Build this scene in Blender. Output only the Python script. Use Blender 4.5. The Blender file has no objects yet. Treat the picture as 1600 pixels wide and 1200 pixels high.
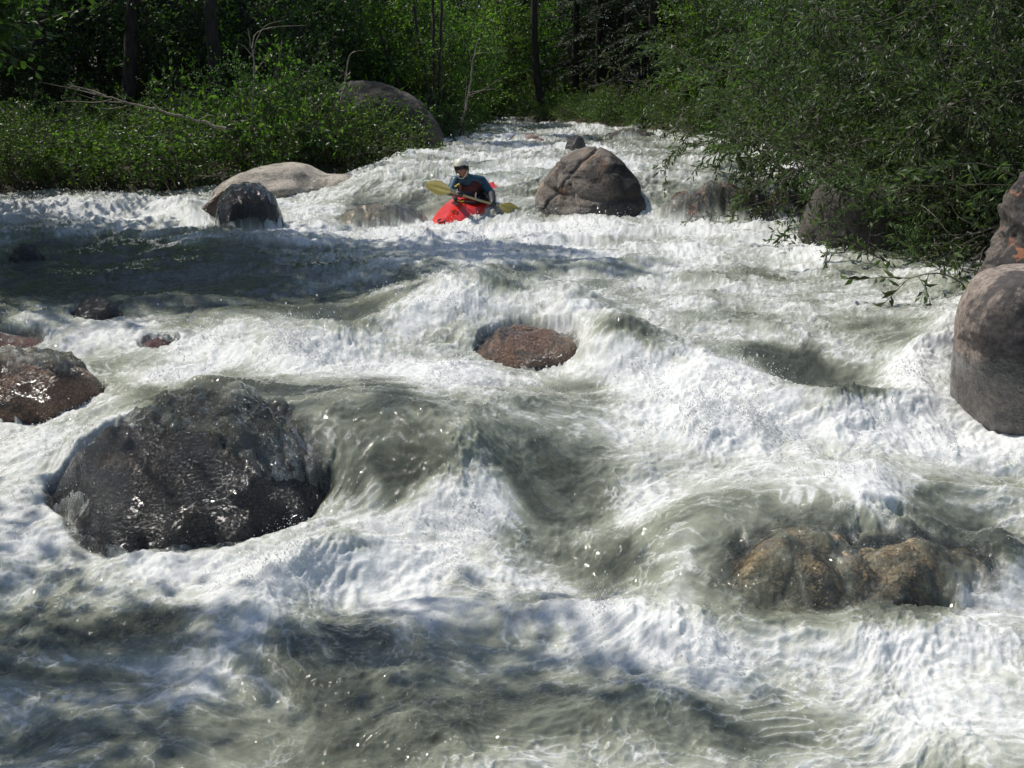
import bpy, math, random
import numpy as np
from mathutils import Vector, Matrix
random.seed(7)
R = math.radians
C = bpy.context.scene.collection
S = bpy.context.scene

# ---------------------------------------------------------------- camera, sky, sun, exposure
PITCH = math.atan(450 / 1644.0)
FOC = 1644.0
CAMZ = 2.6
cam = bpy.data.cameras.new('camera'); camo = bpy.data.objects.new('camera', cam); C.objects.link(camo)
cam.sensor_width = 36; cam.lens = 36 * FOC / 1600.0; cam.clip_end = 1200; cam.clip_start = .05
camo.location = (0, 0, CAMZ); camo.rotation_euler = (R(90) - PITCH, 0, 0)
S.camera = camo
SUN_AZ, SUN_EL = R(-62), R(57)          # azimuth clockwise from +Y (upstream)
sdir = Vector((math.sin(SUN_AZ) * math.cos(SUN_EL), math.cos(SUN_AZ) * math.cos(SUN_EL), math.sin(SUN_EL)))
w = bpy.data.worlds.new('World'); S.world = w; w.use_nodes = True
nt = w.node_tree; nt.nodes.clear()
sky = nt.nodes.new('ShaderNodeTexSky'); sky.sky_type = 'NISHITA'; sky.sun_disc = False
sky.sun_elevation = SUN_EL; sky.sun_rotation = SUN_AZ
bg = nt.nodes.new('ShaderNodeBackground'); bg.inputs[1].default_value = .108
wo = nt.nodes.new('ShaderNodeOutputWorld')
nt.links.new(sky.outputs[0], bg.inputs[0]); nt.links.new(bg.outputs[0], wo.inputs[0])
sl = bpy.data.lights.new('sun', 'SUN'); sl.energy = 4.35; sl.angle = R(.5); sl.color = (1, .95, .87)
so = bpy.data.objects.new('sun', sl); C.objects.link(so)
so.rotation_euler = sdir.to_track_quat('Z', 'Y').to_euler(); so.location = sdir * 60
S.view_settings.view_transform = 'Standard'; S.view_settings.look = 'None'
S.view_settings.exposure = 0; S.view_settings.gamma = 1; S.view_settings.use_curve_mapping = False
S.render.engine = 'CYCLES'
S.cycles.max_bounces = 8; S.cycles.transparent_max_bounces = 12; S.cycles.diffuse_bounces = 3
S.cycles.glossy_bounces = 3; S.cycles.sample_clamp_indirect = 6

# ---------------------------------------------------------------- helpers
def at(px, py, Y):
    """point seen at photo pixel px,py at distance Y up the river"""
    a, b = px - 800, 600 - py
    dy = FOC * math.cos(PITCH) + b * math.sin(PITCH); dz = -FOC * math.sin(PITCH) + b * math.cos(PITCH)
    t = Y / dy
    return (a * t, Y, CAMZ + dz * t)

rs = np.random.RandomState(11)
PERM = np.concatenate([rs.permutation(512)] * 3).astype(np.int32)
GA = rs.rand(512) * 2 * np.pi
GX, GY = np.cos(GA).astype(np.float32), np.sin(GA).astype(np.float32)
g3 = rs.randn(512, 3); g3 /= np.linalg.norm(g3, axis=1)[:, None]
def pn2(x, y, seed=0):
    x = np.asarray(x, np.float32) + np.float32(seed * 17.31 % 300); y = np.asarray(y, np.float32) + np.float32(seed * 9.73 % 300)
    xi = np.floor(x).astype(np.int32); yi = np.floor(y).astype(np.int32)
    xf = x - xi; yf = y - yi
    u = xf * xf * xf * (xf * (xf * 6 - 15) + 10); v = yf * yf * yf * (yf * (yf * 6 - 15) + 10)
    def g(ix, iy, fx, fy):
        h = PERM[PERM[ix & 511] + (iy & 511)]
        return GX[h] * fx + GY[h] * fy
    a = g(xi, yi, xf, yf); b = g(xi + 1, yi, xf - 1, yf); c = g(xi, yi + 1, xf, yf - 1); d = g(xi + 1, yi + 1, xf - 1, yf - 1)
    return ((a + (b - a) * u) * (1 - v) + (c + (d - c) * u) * v) * 1.5
def pn3(p, seed=0):
    p = p + seed * 13.7
    i = np.floor(p).astype(np.int64); f = p - i; u = f * f * f * (f * (f * 6 - 15) + 10)
    out = 0
    for a in (0, 1):
        for b in (0, 1):
            for c in (0, 1):
                h = PERM[PERM[PERM[(i[:, 0] + a) & 511] + ((i[:, 1] + b) & 511)] + ((i[:, 2] + c) & 511)]
                g = g3[h]
                d = g[:, 0] * (f[:, 0] - a) + g[:, 1] * (f[:, 1] - b) + g[:, 2] * (f[:, 2] - c)
                out = out + d * (u[:, 0] if a else 1 - u[:, 0]) * (u[:, 1] if b else 1 - u[:, 1]) * (u[:, 2] if c else 1 - u[:, 2])
    return out * 1.6
def fbm(x, y, o=4, seed=0, g=.5):
    s, a = 0, 1
    for k in range(o):
        s = s + a * pn2(x, y, seed + k * 3); x = x * 2.03 + .37 * y * .1; y = y * 2.03; a *= g
    return s
def fbm3(p, o=4, seed=0, g=.5):
    s, a = 0, 1
    for k in range(o):
        s = s + a * pn3(p, seed + k); p = p * 2.03; a *= g
    return s
def ss(e0, e1, x):
    t = np.clip((x - e0) / (e1 - e0), 0, 1); return t * t * (3 - 2 * t)

def tag(o, label=None, cat=None, group=None, kind=None):
    if label: o['label'] = label
    if cat: o['category'] = cat
    if group: o['group'] = group
    if kind: o['kind'] = kind
    return o
def mesh_np(name, V, F, mat, parent=None, smooth=True, attrs=None):
    """V (n,3), F (m,k) arrays, k 3 or 4, or a list of such"""
    me = bpy.data.meshes.new(name)
    V = np.asarray(V, np.float32)
    Fs = F if isinstance(F, list) else [F]
    Fs = [np.asarray(f, np.int32) for f in Fs if len(f)]
    nl = sum(f.size for f in Fs); nf = sum(len(f) for f in Fs)
    me.vertices.add(len(V)); me.vertices.foreach_set('co', V.ravel())
    me.loops.add(nl); me.loops.foreach_set('vertex_index', np.concatenate([f.ravel() for f in Fs]))
    me.polygons.add(nf)
    tot = np.concatenate([np.full(len(f), f.shape[1], np.int32) for f in Fs])
    st = np.concatenate([[0], np.cumsum(tot)[:-1]]).astype(np.int32)
    me.polygons.foreach_set('loop_start', st)
    me.polygons.foreach_set('use_smooth', np.full(nf, smooth))
    if attrs:
        for k, a in attrs.items():
            a = np.asarray(a, np.float32)
            if a.ndim == 1:
                me.attributes.new(k, 'FLOAT', 'POINT').data.foreach_set('value', a)
            else:
                me.attributes.new(k, 'FLOAT_VECTOR', 'POINT').data.foreach_set('vector', a.ravel())
    me.update(calc_edges=True); me.validate()
    if mat: me.materials.append(mat)
    o = bpy.data.objects.new(name, me); C.objects.link(o)
    if parent: o.parent = parent
    return o
def empty(name, loc, rz=0):
    o = bpy.data.objects.new(name, None); C.objects.link(o); o.location = loc; o.rotation_euler = (0, 0, rz); o.empty_display_size = .2
    return o
def grid_faces(n, m, wrap=False):
    """n rows, m columns"""
    i = np.arange(n - 1)[:, None]; j = np.arange(m if wrap else m - 1)[None, :]
    j2 = (j + 1) % m
    return np.stack([i * m + j + 0 * j2, i * m + j2, (i + 1) * m + j2, (i + 1) * m + j], -1).reshape(-1, 4)
def catmull(P, n):
    P = np.asarray(P, float); k = len(P) - 1
    E = np.vstack([2 * P[0] - P[1], P, 2 * P[-1] - P[-2]])
    t = np.linspace(0, k, n); i = np.minimum(t.astype(int), k - 1); f = (t - i)[:, None]
    a, b, c, d = E[i], E[i + 1], E[i + 2], E[i + 3]
    return .5 * ((2 * b) + (c - a) * f + (2 * a - 5 * b + 4 * c - d) * f * f + (3 * b - a - 3 * c + d) * f ** 3)
class Tubes:
    """collects tapered tubes and flat leaves for one mesh"""
    def __init__(s): s.V = []; s.F = []; s.n = 0
    def tube(s, P, r0, r1, k=5, rad=None):
        P = np.asarray(P, float); m = len(P)
        T = np.gradient(P, axis=0); T /= np.linalg.norm(T, axis=1)[:, None] + 1e-9
        ref = np.array([0, 0, 1.]) if abs(T[0][2]) < .9 else np.array([1., 0, 0])
        A = np.cross(T, ref); A /= np.linalg.norm(A, axis=1)[:, None] + 1e-9
        B = np.cross(T, A)
        r = np.linspace(r0, r1, m) if rad is None else np.asarray(rad)
        th = np.arange(k) * 2 * np.pi / k
        V = P[:, None] + r[:, None, None] * (np.cos(th)[None, :, None] * A[:, None] + np.sin(th)[None, :, None] * B[:, None])
        s.V.append(V.reshape(-1, 3)); s.F.append(grid_faces(m, k, True) + s.n); s.n += m * k
        # caps
        if k > 3:
            pass
    def build(s, name, mat, parent=None):
        return mesh_np(name, np.vstack(s.V), np.vstack(s.F), mat, parent)

# ---------------------------------------------------------------- materials
def new_mat(name):
    m = bpy.data.materials.new(name); m.use_nodes = True
    t = m.node_tree; t.nodes.clear()
    return m, t
class N:
    def __init__(s, t): s.t = t
    def n(s, typ, **k):
        x = s.t.nodes.new('ShaderNode' + typ)
        for a, b in k.items(): setattr(x, a, b)
        return x
    def L(s, a, b): s.t.links.new(a, b)
    def val(s, inp, v):
        if isinstance(v, bpy.types.NodeSocket): s.L(v, inp)
        elif isinstance(v, (tuple, list)): inp.default_value = (*v, 1) if len(v) == 3 and len(inp.default_value) == 4 else v
        else: inp.default_value = v
    def math(s, op, a, b=None, c=None, clamp=False):
        x = s.n('Math', operation=op, use_clamp=clamp); s.val(x.inputs[0], a)
        if b is not None: s.val(x.inputs[1], b)
        if c is not None: s.val(x.inputs[2], c)
        return x.outputs[0]
    def noise(s, vec, scale, detail=4, rough=.55, dist=0, out=0):
        x = s.n('TexNoise'); s.L(vec, x.inputs['Vector']); x.inputs['Scale'].default_value = scale
        x.inputs['Detail'].default_value = detail; x.inputs['Roughness'].default_value = rough; x.inputs['Distortion'].default_value = dist
        return x.outputs[out]
    def mix(s, f, a, b):
        x = s.n('Mix', data_type='RGBA'); s.val(x.inputs[0], f); s.val(x.inputs[6], a); s.val(x.inputs[7], b); return x.outputs[2]
    def ramp(s, v, a, b, c=0, d=1):
        x = s.n('MapRange', interpolation_type='SMOOTHSTEP'); s.val(x.inputs[0], v)
        for i, q in enumerate((a, b, c, d)): s.val(x.inputs[i + 1], q)
        return x.outputs[0]
    def attr(s, name, vec=False):
        x = s.n('Attribute'); x.attribute_name = name; return x.outputs['Vector' if vec else 'Fac']
    def bump(s, h, strength, dist=.02, normal=None):
        x = s.n('Bump'); s.val(x.inputs['Strength'], strength); x.inputs['Distance'].default_value = dist; s.L(h, x.inputs['Height'])
        if normal: s.L(normal, x.inputs['Normal'])
        return x.outputs[0]
    def principled(s, **k):
        x = s.n('BsdfPrincipled')
        for a, b in k.items(): s.val(x.inputs[a.replace('_', ' ')], b)
        return x
    def out(s, sh):
        o = s.n('OutputMaterial'); s.L(sh, o.inputs[0])

def rock_mat(name, ca, cb, spot=(.03, .03, .03), spot_amt=.5, rough=.8, wet_z=None, wet_amt=0., lichen=None, bumps=.5, scale=1., stain=None, spotscale=2.2, dark_side=None):
    m, t = new_mat(name); q = N(t)
    co = q.n('TexCoord').outputs['Object']; geo = q.n('NewGeometry')
    n1 = q.noise(co, 1.6 * scale, 6, .6); n2 = q.noise(co, 38 * scale, 3, .6); n3 = q.noise(co, spotscale * scale, 7, .68, .6); n4 = q.noise(co, 160, 2)
    col = q.mix(q.ramp(n1, .35, .65), ca, cb)
    col = q.mix(q.math('MULTIPLY', q.ramp(n3, .5, .58), spot_amt), col, spot)
    sp = q.mix(q.ramp(n2, .3, .7), (.55, .55, .55), (1.35, 1.33, 1.28))
    mm = q.n('Mix', data_type='RGBA', blend_type='MULTIPLY'); mm.inputs[0].default_value = 1; q.L(col, mm.inputs[6]); q.L(sp, mm.inputs[7]); col = mm.outputs[2]
    if stain:
        ns = q.noise(co, 3.1 * scale, 5, .6, .4)
        col = q.mix(q.ramp(ns, .52, .68, 0, .8), col, stain)
    if lichen:
        nl = q.noise(co, 5.2, 6, .7, .3)
        sepz = q.n('SeparateXYZ'); q.L(geo.outputs['Normal'], sepz.inputs[0])
        col = q.mix(q.math('MULTIPLY', q.ramp(nl, .57, .62), q.ramp(sepz.outputs[2], -.1, .6)), col, lichen)
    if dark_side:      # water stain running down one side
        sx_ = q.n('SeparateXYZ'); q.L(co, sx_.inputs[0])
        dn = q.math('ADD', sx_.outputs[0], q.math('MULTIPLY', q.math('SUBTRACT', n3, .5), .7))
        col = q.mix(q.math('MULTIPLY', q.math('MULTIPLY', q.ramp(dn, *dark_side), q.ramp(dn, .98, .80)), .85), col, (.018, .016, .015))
    ro = q.math('ADD', rough, q.math('MULTIPLY', q.math('SUBTRACT', n2, .5), .3), clamp=True)
    h = q.math('ADD', q.math('MULTIPLY', n1, .6), q.math('ADD', q.math('MULTIPLY', n2, .12), q.math('MULTIPLY', n4, .04)))
    coat = 0.
    if wet_z is not None:
        sep = q.n('SeparateXYZ'); q.L(geo.outputs['Position'], sep.inputs[0])
        wn = q.noise(co, 4, 4)
        wet = q.ramp(q.math('ADD', sep.outputs[2], q.math('MULTIPLY', q.math('SUBTRACT', wn, .5), .45)), wet_z + .06, wet_z - .06)
        wet = q.math('MAXIMUM', wet, wet_amt)
    else:
        wet = wet_amt
    dk = q.n('Mix', data_type='RGBA', blend_type='MULTIPLY'); q.val(dk.inputs[0], wet); q.L(col, dk.inputs[6]); dk.inputs[7].default_value = (.42, .42, .42, 1); col = dk.outputs[2]
    ro = q.math('MULTIPLY', ro, q.math('SUBTRACT', 1, q.math('MULTIPLY', wet, .75)))
    nw = q.noise(co, 42, 3, .6, .8)
    h = q.math('ADD', h, q.math('MULTIPLY', nw, q.math('MULTIPLY', wet, .8)))
    nrm = q.bump(h, bumps, .06)
    p = q.principled(Base_Color=col, Roughness=ro, Normal=nrm)
    q.val(p.inputs['Coat Weight'], q.math('MULTIPLY', wet, .9)); p.inputs['Coat Roughness'].default_value = .07
    q.L(nrm, p.inputs['Coat Normal'])
    q.out(p.outputs[0]); return m

def leaf_mat(name, ca, cb, gloss=.42, trans=.5):
    m, t = new_mat(name); q = N(t)
    v = q.attr('tone'); oi = q.n('ObjectInfo').outputs['Random']
    col = q.mix(v, ca, cb)
    hs = q.n('HueSaturation'); q.L(col, hs.inputs['Color'])
    q.L(q.math('ADD', .485, q.math('MULTIPLY', oi, .03)), hs.inputs['Hue']); q.L(q.math('ADD', .75, q.math('MULTIPLY', oi, .5)), hs.inputs['Value'])
    col = hs.outputs[0]
    p = q.principled(Base_Color=col, Roughness=gloss); p.inputs['Specular IOR Level'].default_value = .5
    tr = q.n('BsdfTranslucent')
    tc = q.n('Mix', data_type='RGBA', blend_type='MULTIPLY'); tc.inputs[0].default_value = 1; q.L(col, tc.inputs[6]); tc.inputs[7].default_value = (1.5, 1.9, .7, 1)
    q.L(tc.outputs[2], tr.inputs[0])
    mx = q.n('MixShader'); mx.inputs[0].default_value = trans; q.L(p.outputs[0], mx.inputs[1]); q.L(tr.outputs[0], mx.inputs[2])
    q.out(mx.outputs[0]); return m
def bark_mat(name, ca, cb):
    m, t = new_mat(name); q = N(t); co = q.n('TexCoord').outputs['Object']
    mp = q.n('Mapping'); mp.inputs['Scale'].default_value = (1, 1, .25); q.L(co, mp.inputs[0])
    n = q.noise(mp.outputs[0], 14, 5, .65)
    p = q.principled(Base_Color=q.mix(q.ramp(n, .35, .65), ca, cb), Roughness=.85, Normal=q.bump(n, .6, .03)); q.out(p.outputs[0]); return m
def plain(name, col, rough=.5, var=.15, coat=0., metallic=0., bump=.0, bscale=60):
    m, t = new_mat(name); q = N(t); co = q.n('TexCoord').outputs['Object']
    n = q.noise(co, 9, 5, .6)
    c = q.mix(q.ramp(n, .3, .7), tuple(x * (1 - var) for x in col), tuple(min(1, x * (1 + var)) for x in col))
    p = q.principled(Base_Color=c, Roughness=rough, Metallic=metallic)
    p.inputs['Coat Weight'].default_value = coat; p.inputs['Coat Roughness'].default_value = .12
    q.L(q.math('ADD', rough - .08, q.math('MULTIPLY', q.noise(co, 22, 3), .16)), p.inputs['Roughness'])
    if bump: q.L(q.bump(q.noise(co, bscale, 3), bump, .01), p.inputs['Normal'])
    q.out(p.outputs[0]); return m

LEAF = leaf_mat('alder_leaf', (.022, .048, .010), (.10, .155, .028))
LEAFB = leaf_mat('willow_leaf', (.026, .046, .016), (.105, .155, .055), .5, .38)
LEAFC = leaf_mat('forest_leaf', (.022, .048, .012), (.06, .11, .022), .5, .4)  # darker leaves: dimness of the shaded woods put into the colour
LEAFS = leaf_mat('sapling_leaf', (.036, .074, .014), (.12, .19, .034), .5, .5)  # brighter leaves: sunlight on the trees at the bend put into the colour
NEEDLE = leaf_mat('needle', (.012, .026, .012), (.03, .052, .02), .6, .2)
BARK = bark_mat('bark', (.035, .028, .02), (.11, .095, .075))
BARKD = bark_mat('dark_bark', (.015, .012, .009), (.05, .04, .03))
DEAD = bark_mat('dead_wood', (.16, .13, .10), (.34, .30, .25))

# ---------------------------------------------------------------- river shape
ZK = [(-12, -.5), (0, -.12), (3.7, -.05), (5.2, 0), (6.0, .07), (7.2, .28), (8.4, .45), (9.2, .60), (10.7, .70), (12.6, .75), (15.3, .78), (15.9, .80), (17.1, 1.30), (20, 1.38), (26, 1.45), (32, 1.53), (45, 1.62), (75, 1.85)]
def zb(y): return np.interp(y, [a for a, b in ZK], [b for a, b in ZK])
def zw(x, y):
    return zb(y) - .36 * ss(-1.9, -3.7, x) * ss(15.9, 17.1, y) * ss(27, 21, y)
LB = [(-14, -6.2), (6, -5.8), (11, -5.8), (13, -8.8), (17.2, -9.0), (18.0, -8.2), (18.5, -5.6), (19.6, -3.3), (22, -2.6), (26, -1.9), (34, -1.6), (42, -1.7), (50, -3.2), (75, -14)]
RB = [(-14, 5.2), (4, 4.9), (8, 4.6), (12.4, 5.6), (16, 5.3), (22, 6.2), (27, 6.3), (32, 4.9), (38, 2.6), (43, 1.0), (50, -1.0), (75, -10)]
def bank(y):
    l = np.interp(y, [a for a, b in LB], [b for a, b in LB]); r = np.interp(y, [a for a, b in RB], [b for a, b in RB]); return l, r
def ground(x, y):
    x = np.asarray(x, float); y = np.asarray(y, float)
    l, r = bank(y)
    wob = .35 * pn2(x * .7, y * .7, 5) + .15 * pn2(x * 2.1, y * 2.1, 6)
    d = np.maximum(l - x, x - r) + wob
    z = zw(x, y) - .55 + .1 * pn2(x * 1.3, y * 1.3, 2)
    up = .72 * ss(-.45, .6, d) + .05 * np.clip(d - .4, 0, 14) + .05 * np.clip(d - 14, 0, 60)
    z = z + up + ss(-.2, 1, d) * (.12 * fbm(x * .5, y * .5, 4, 8))
    z = z + ss(62, 130, y) * 6
    return z
# ---------------------------------------------------------------- the ground
ys = np.concatenate([np.linspace(-14, 60, 300), np.linspace(60.6, 170, 60)])
xs = np.concatenate([np.linspace(-90, -14.5, 36), np.linspace(-14, 14, 160), np.linspace(14.5, 90, 36)])
YY, XX = np.meshgrid(ys, xs, indexing='ij')
m, t = new_mat('forest_floor'); q = N(t); co = q.n('TexCoord').outputs['Object']
n1 = q.noise(co, 1.1, 6, .65); n2 = q.noise(co, 14, 5, .7)
col = q.mix(q.ramp(n1, .4, .6), (.045, .032, .02), (.03, .042, .016)); col = q.mix(q.ramp(n2, .45, .7), col, (.10, .075, .05))
p = q.principled(Base_Color=col, Roughness=.9, Normal=q.bump(n2, .8, .06)); q.out(p.outputs[0])
g = mesh_np('ground', np.stack([XX, YY, ground(XX, YY)], -1).reshape(-1, 3), grid_faces(len(ys), len(xs)), m)
tag(g, kind='structure')

# ---------------------------------------------------------------- rocks that the water runs over: domes known as height functions
class Dome:
    def __init__(s, cx, cy, z0, rx, ry, H, rot=0, p=2.2, lean=0, seed=0, rough=.06, film=None, e=.5):
        s.__dict__.update(cx=cx, cy=cy, z0=z0, rx=rx, ry=ry, H=H, rot=rot, p=p, lean=lean, seed=seed, rough=rough, film=film, e=e)
    def uv(s, x, y):
        c, k = math.cos(s.rot), math.sin(s.rot)
        a = (x - s.cx) * c + (y - s.cy) * k; b = -(x - s.cx) * k + (y - s.cy) * c
        return a / s.rx, b / s.ry
    def h(s, x, y):
        u, v = s.uv(x, y)
        th = np.arctan2(v, u)
        r = np.hypot(u, v) / (1 + .10 * pn2(1.3 * np.cos(th) + 3, 1.3 * np.sin(th) + 3, s.seed) + .04 * pn2(4 * np.cos(th), 4 * np.sin(th), s.seed + 3))
        z = s.z0 + s.H * np.clip(1 - r ** s.p, 0, 1) ** s.e - .9 * np.clip(r - .97, 0, 1) + s.lean * u * s.H
        z = z + s.rough * fbm(x * 2.1, y * 2.1, 5, s.seed + 5, .55) * ss(1.2, .6, r)
        z = z - s.rough * .7 * (1 - np.abs(pn2(x * 3.1, y * 2.6, s.seed + 21))) ** 4
        return z, r
def W(px, py):
    """where the ray through a photo pixel meets the plain river profile"""
    Y = np.linspace(3, 70, 6000)
    a, b = px - 800, 600 - py
    dy = FOC * math.cos(PITCH) + b * math.sin(PITCH); dz = -FOC * math.sin(PITCH) + b * math.cos(PITCH)
    dd = CAMZ + dz / dy * Y - zb(Y)
    i = max(1, np.argmax(dd < 0)); f = dd[i - 1] / (dd[i - 1] - dd[i])
    return at(px, py, Y[i - 1] + f * (Y[i] - Y[i - 1]))
def dome_px(px, base_py, top_py, wpx, dfac, seed=0, zsink=.12, **k):
    """dome whose foot is seen at base_py and whose top at top_py, wpx wide"""
    b = W(px, base_py); rx = wpx / 2 * b[1] / FOC * 1.02; ry = rx * dfac
    cy = b[1] + ry * .92
    tz = at(px, top_py, cy + .12 * ry)[2]; z0 = b[2] - zsink
    return Dome(b[0] * cy / b[1], cy, z0, rx, ry, tz - z0, seed=seed, **k)
DOMES = {
 'big': dome_px(328, 868, 630, 560, .85, 3, p=2.5, e=.60, rough=.075, film=(-.03, 1)),
 'mid': dome_px(824, 568, 506, 180, .8, 5, rough=.05),
 'left': dome_px(45, 650, 553, 268, .6, 7, p=3.4, rough=.05),
 'red': dome_px(20, 548, 522, 120, .7, 9, rough=.04),
 'chip': dome_px(245, 545, 528, 70, .8, 10, rough=.03),
 'dark': dome_px(150, 500, 462, 84, .7, 12, rough=.03),
 'nub': dome_px(42, 406, 380, 56, .8, 13, rough=.03),
 'brown': dome_px(1255, 985, 835, 440, .75, 15, p=2.2, e=.9, rough=.07, rot=.25, zsink=.08),
 'tan': dome_px(1400, 985, 872, 430, .7, 17, p=2.2, e=.9, rough=.07, rot=-.1, zsink=.08),
 'spout': dome_px(388, 362, 287, 108, .75, 19, rough=.05, p=2.8),
 'pour': dome_px(598, 356, 318, 160, .55, 21, rough=.07, p=2.4, e=.75),
 'ledge': dome_px(1130, 352, 290, 230, .34, 23, rough=.10, p=2.6, e=.7),
 'ledge2': dome_px(1225, 352, 295, 90, .6, 27, rough=.08, p=3.),
 'low': dome_px(825, 225, 209, 66, .7, 25, rough=.05),
 'flat': dome_px(985, 217, 201, 84, .6, 26, rough=.05),
}
# exposed patches (no water film): photo px,py, rx, ry
EXPOSED = {
 'big': [(235, 768, 165, 98), (400, 810, 105, 52), (345, 840, 70, 45), (470, 800, 80, 45)],
 'mid': [(828, 545, 82, 40)], 'left': [(40, 610, 135, 36)], 'red': [(20, 535, 60, 16)], 'chip': [(245, 535, 26, 6)],
 'dark': [(150, 482, 60, 30)], 'nub': [(42, 392, 50, 22)], 'brown': [], 'tan': [(1440, 965, 50, 12)],
 'spout': [(388, 335, 44, 26)], 'pour': [], 'ledge': [], 'ledge2': [], 'low': [(835, 217, 20, 8)], 'flat': [],
}

# ---------------------------------------------------------------- the water
pys = np.concatenate([np.linspace(1290, 300, 600), np.linspace(298.5, 196, 110), np.linspace(195, 172, 16)])
pxs = np.concatenate([np.linspace(-640, -64, 60), np.linspace(-60, 1660, 960), np.linspace(1664, 2240, 60)])
rowY = np.array([W(800, v)[1] for v in pys])
rowY = np.maximum.accumulate(rowY + np.arange(len(rowY)) * 1e-5)
nr, nc = len(pys), len(pxs)
PY, PX = np.meshgrid(pys, pxs, indexing='ij')
Yg = np.repeat(rowY[:, None], nc, 1)
bb = 600 - PY
X0 = (PX - 800) * Yg / (FOC * math.cos(PITCH) + bb * math.sin(PITCH))
Y0 = Yg
def blob(l, px=PX, py=PY):
    s = 0
    for b in l:
        x, y, rx, ry, v = b[:5]; a = R(b[5]) if len(b) > 5 else 0
        c, k = math.cos(a), math.sin(a)
        u = ((px - x) * c + (py - y) * k) / rx; w_ = (-(px - x) * k + (py - y) * c) / ry
        s = s + v * np.exp(-(u * u + w_ * w_) ** 1.3)
    return s
def stroke(pts, wid, v, n=26, squash=.6, px=PX, py=PY):
    P = catmull(pts, n); out = np.zeros_like(px)
    for i, (a, b) in enumerate(P):
        wd = wid * (b / 700 + .35)
        out = np.maximum(out, np.exp(-(((px - a) / wd) ** 2 + ((py - b) / (wd * squash)) ** 2)))
    return out * v
wpx = PX + 26 * (PY / 700) * fbm(X0 * .9, Y0 * .9, 3, 41); wpy = PY + 20 * (PY / 700) * fbm(X0 * 1.1, Y0 * .8, 3, 43)
RXs = np.arange(-700, 2301, 5.); RYs = np.arange(140, 1330, 2.5)
RPY, RPX = np.meshgrid(RYs, RXs, indexing='ij')
def sample(T, a, b):
    u = np.clip((a - RXs[0]) / 5., 0, len(RXs) - 1.01); v = np.clip((b - RYs[0]) / 2.5, 0, len(RYs) - 1.01)
    i, j = v.astype(int), u.astype(int); f, g_ = v - i, u - j
    return (T[i, j] * (1 - g_) + T[i, j + 1] * g_) * (1 - f) + (T[i + 1, j] * (1 - g_) + T[i + 1, j + 1] * g_) * f
A = dict(px=RPX, py=RPY)
F = np.full_like(RPX, .46)
F += .07 * ss(330, 200, RPY)
F += blob([(1050, 450, 480, 130, .13), (1050, 640, 300, 120, .08), (700, 1130, 340, 70, -.03), (200, 1100, 300, 80, -.06), (240, 430, 340, 70, -.37)], **A)  # last blob: calmer left pool, its tree shade painted into the water tone
F += blob([ # white water
 (620, 372, 190, 14, .5), (800, 368, 120, 20, .6), (480, 350, 60, 26, .5), (1100, 362, 170, 16, .5), (1240, 392, 60, 26, .35), (880, 360, 90, 14, .4),
 (230, 340, 130, 26, .5), (60, 330, 90, 14, .35), (320, 372, 80, 10, .3), (480, 300, 60, 30, .3),
 (640, 400, 160, 18, .22), (1120, 400, 140, 20, .18), (900, 395, 140, 14, .2),
 (200, 525, 150, 22, .45), (360, 550, 120, 34, .5), (60, 500, 50, 14, .3), (520, 580, 120, 34, .35), (680, 585, 90, 26, .5), (250, 590, 70, 22, .6), (170, 640, 40, 30, .4),
 (60, 690, 90, 40, .45), (50, 790, 90, 90, .38), (160, 880, 140, 45, .38), (300, 900, 150, 30, .3), (470, 880, 180, 34, .5, -12), (650, 850, 120, 60, .42, -25), (720, 800, 60, 45, .4),
 (560, 940, 160, 40, .25), (950, 575, 120, 22, .5), (1080, 600, 110, 50, .45), (1100, 670, 170, 60, .42), (1240, 700, 110, 50, .38), (1000, 640, 60, 60, .25),
 (1180, 530, 60, 14, .2, 15), (1500, 560, 70, 60, .5), (1450, 690, 110, 70, .42), (1580, 700, 80, 60, .45), (1350, 760, 70, 26, .3), (1570, 480, 50, 30, .3),
 (1330, 690, 70, 40, .3), (1560, 920, 60, 50, .45), (1350, 905, 40, 50, .3), (1300, 1020, 420, 36, .6), (960, 985, 160, 26, .5), (1080, 940, 30, 60, .3),
 (1350, 1110, 330, 60, .28), (1500, 1180, 200, 50, .3), (720, 960, 120, 30, .2), (960, 1050, 200, 20, .2), (60, 1130, 120, 30, .1), (280, 1050, 60, 60, .12),
 (1010, 790, 34, 60, .28), (590, 760, 16, 50, .3), (650, 700, 60, 20, .15), (660, 480, 60, 20, .2)], **A)
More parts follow.
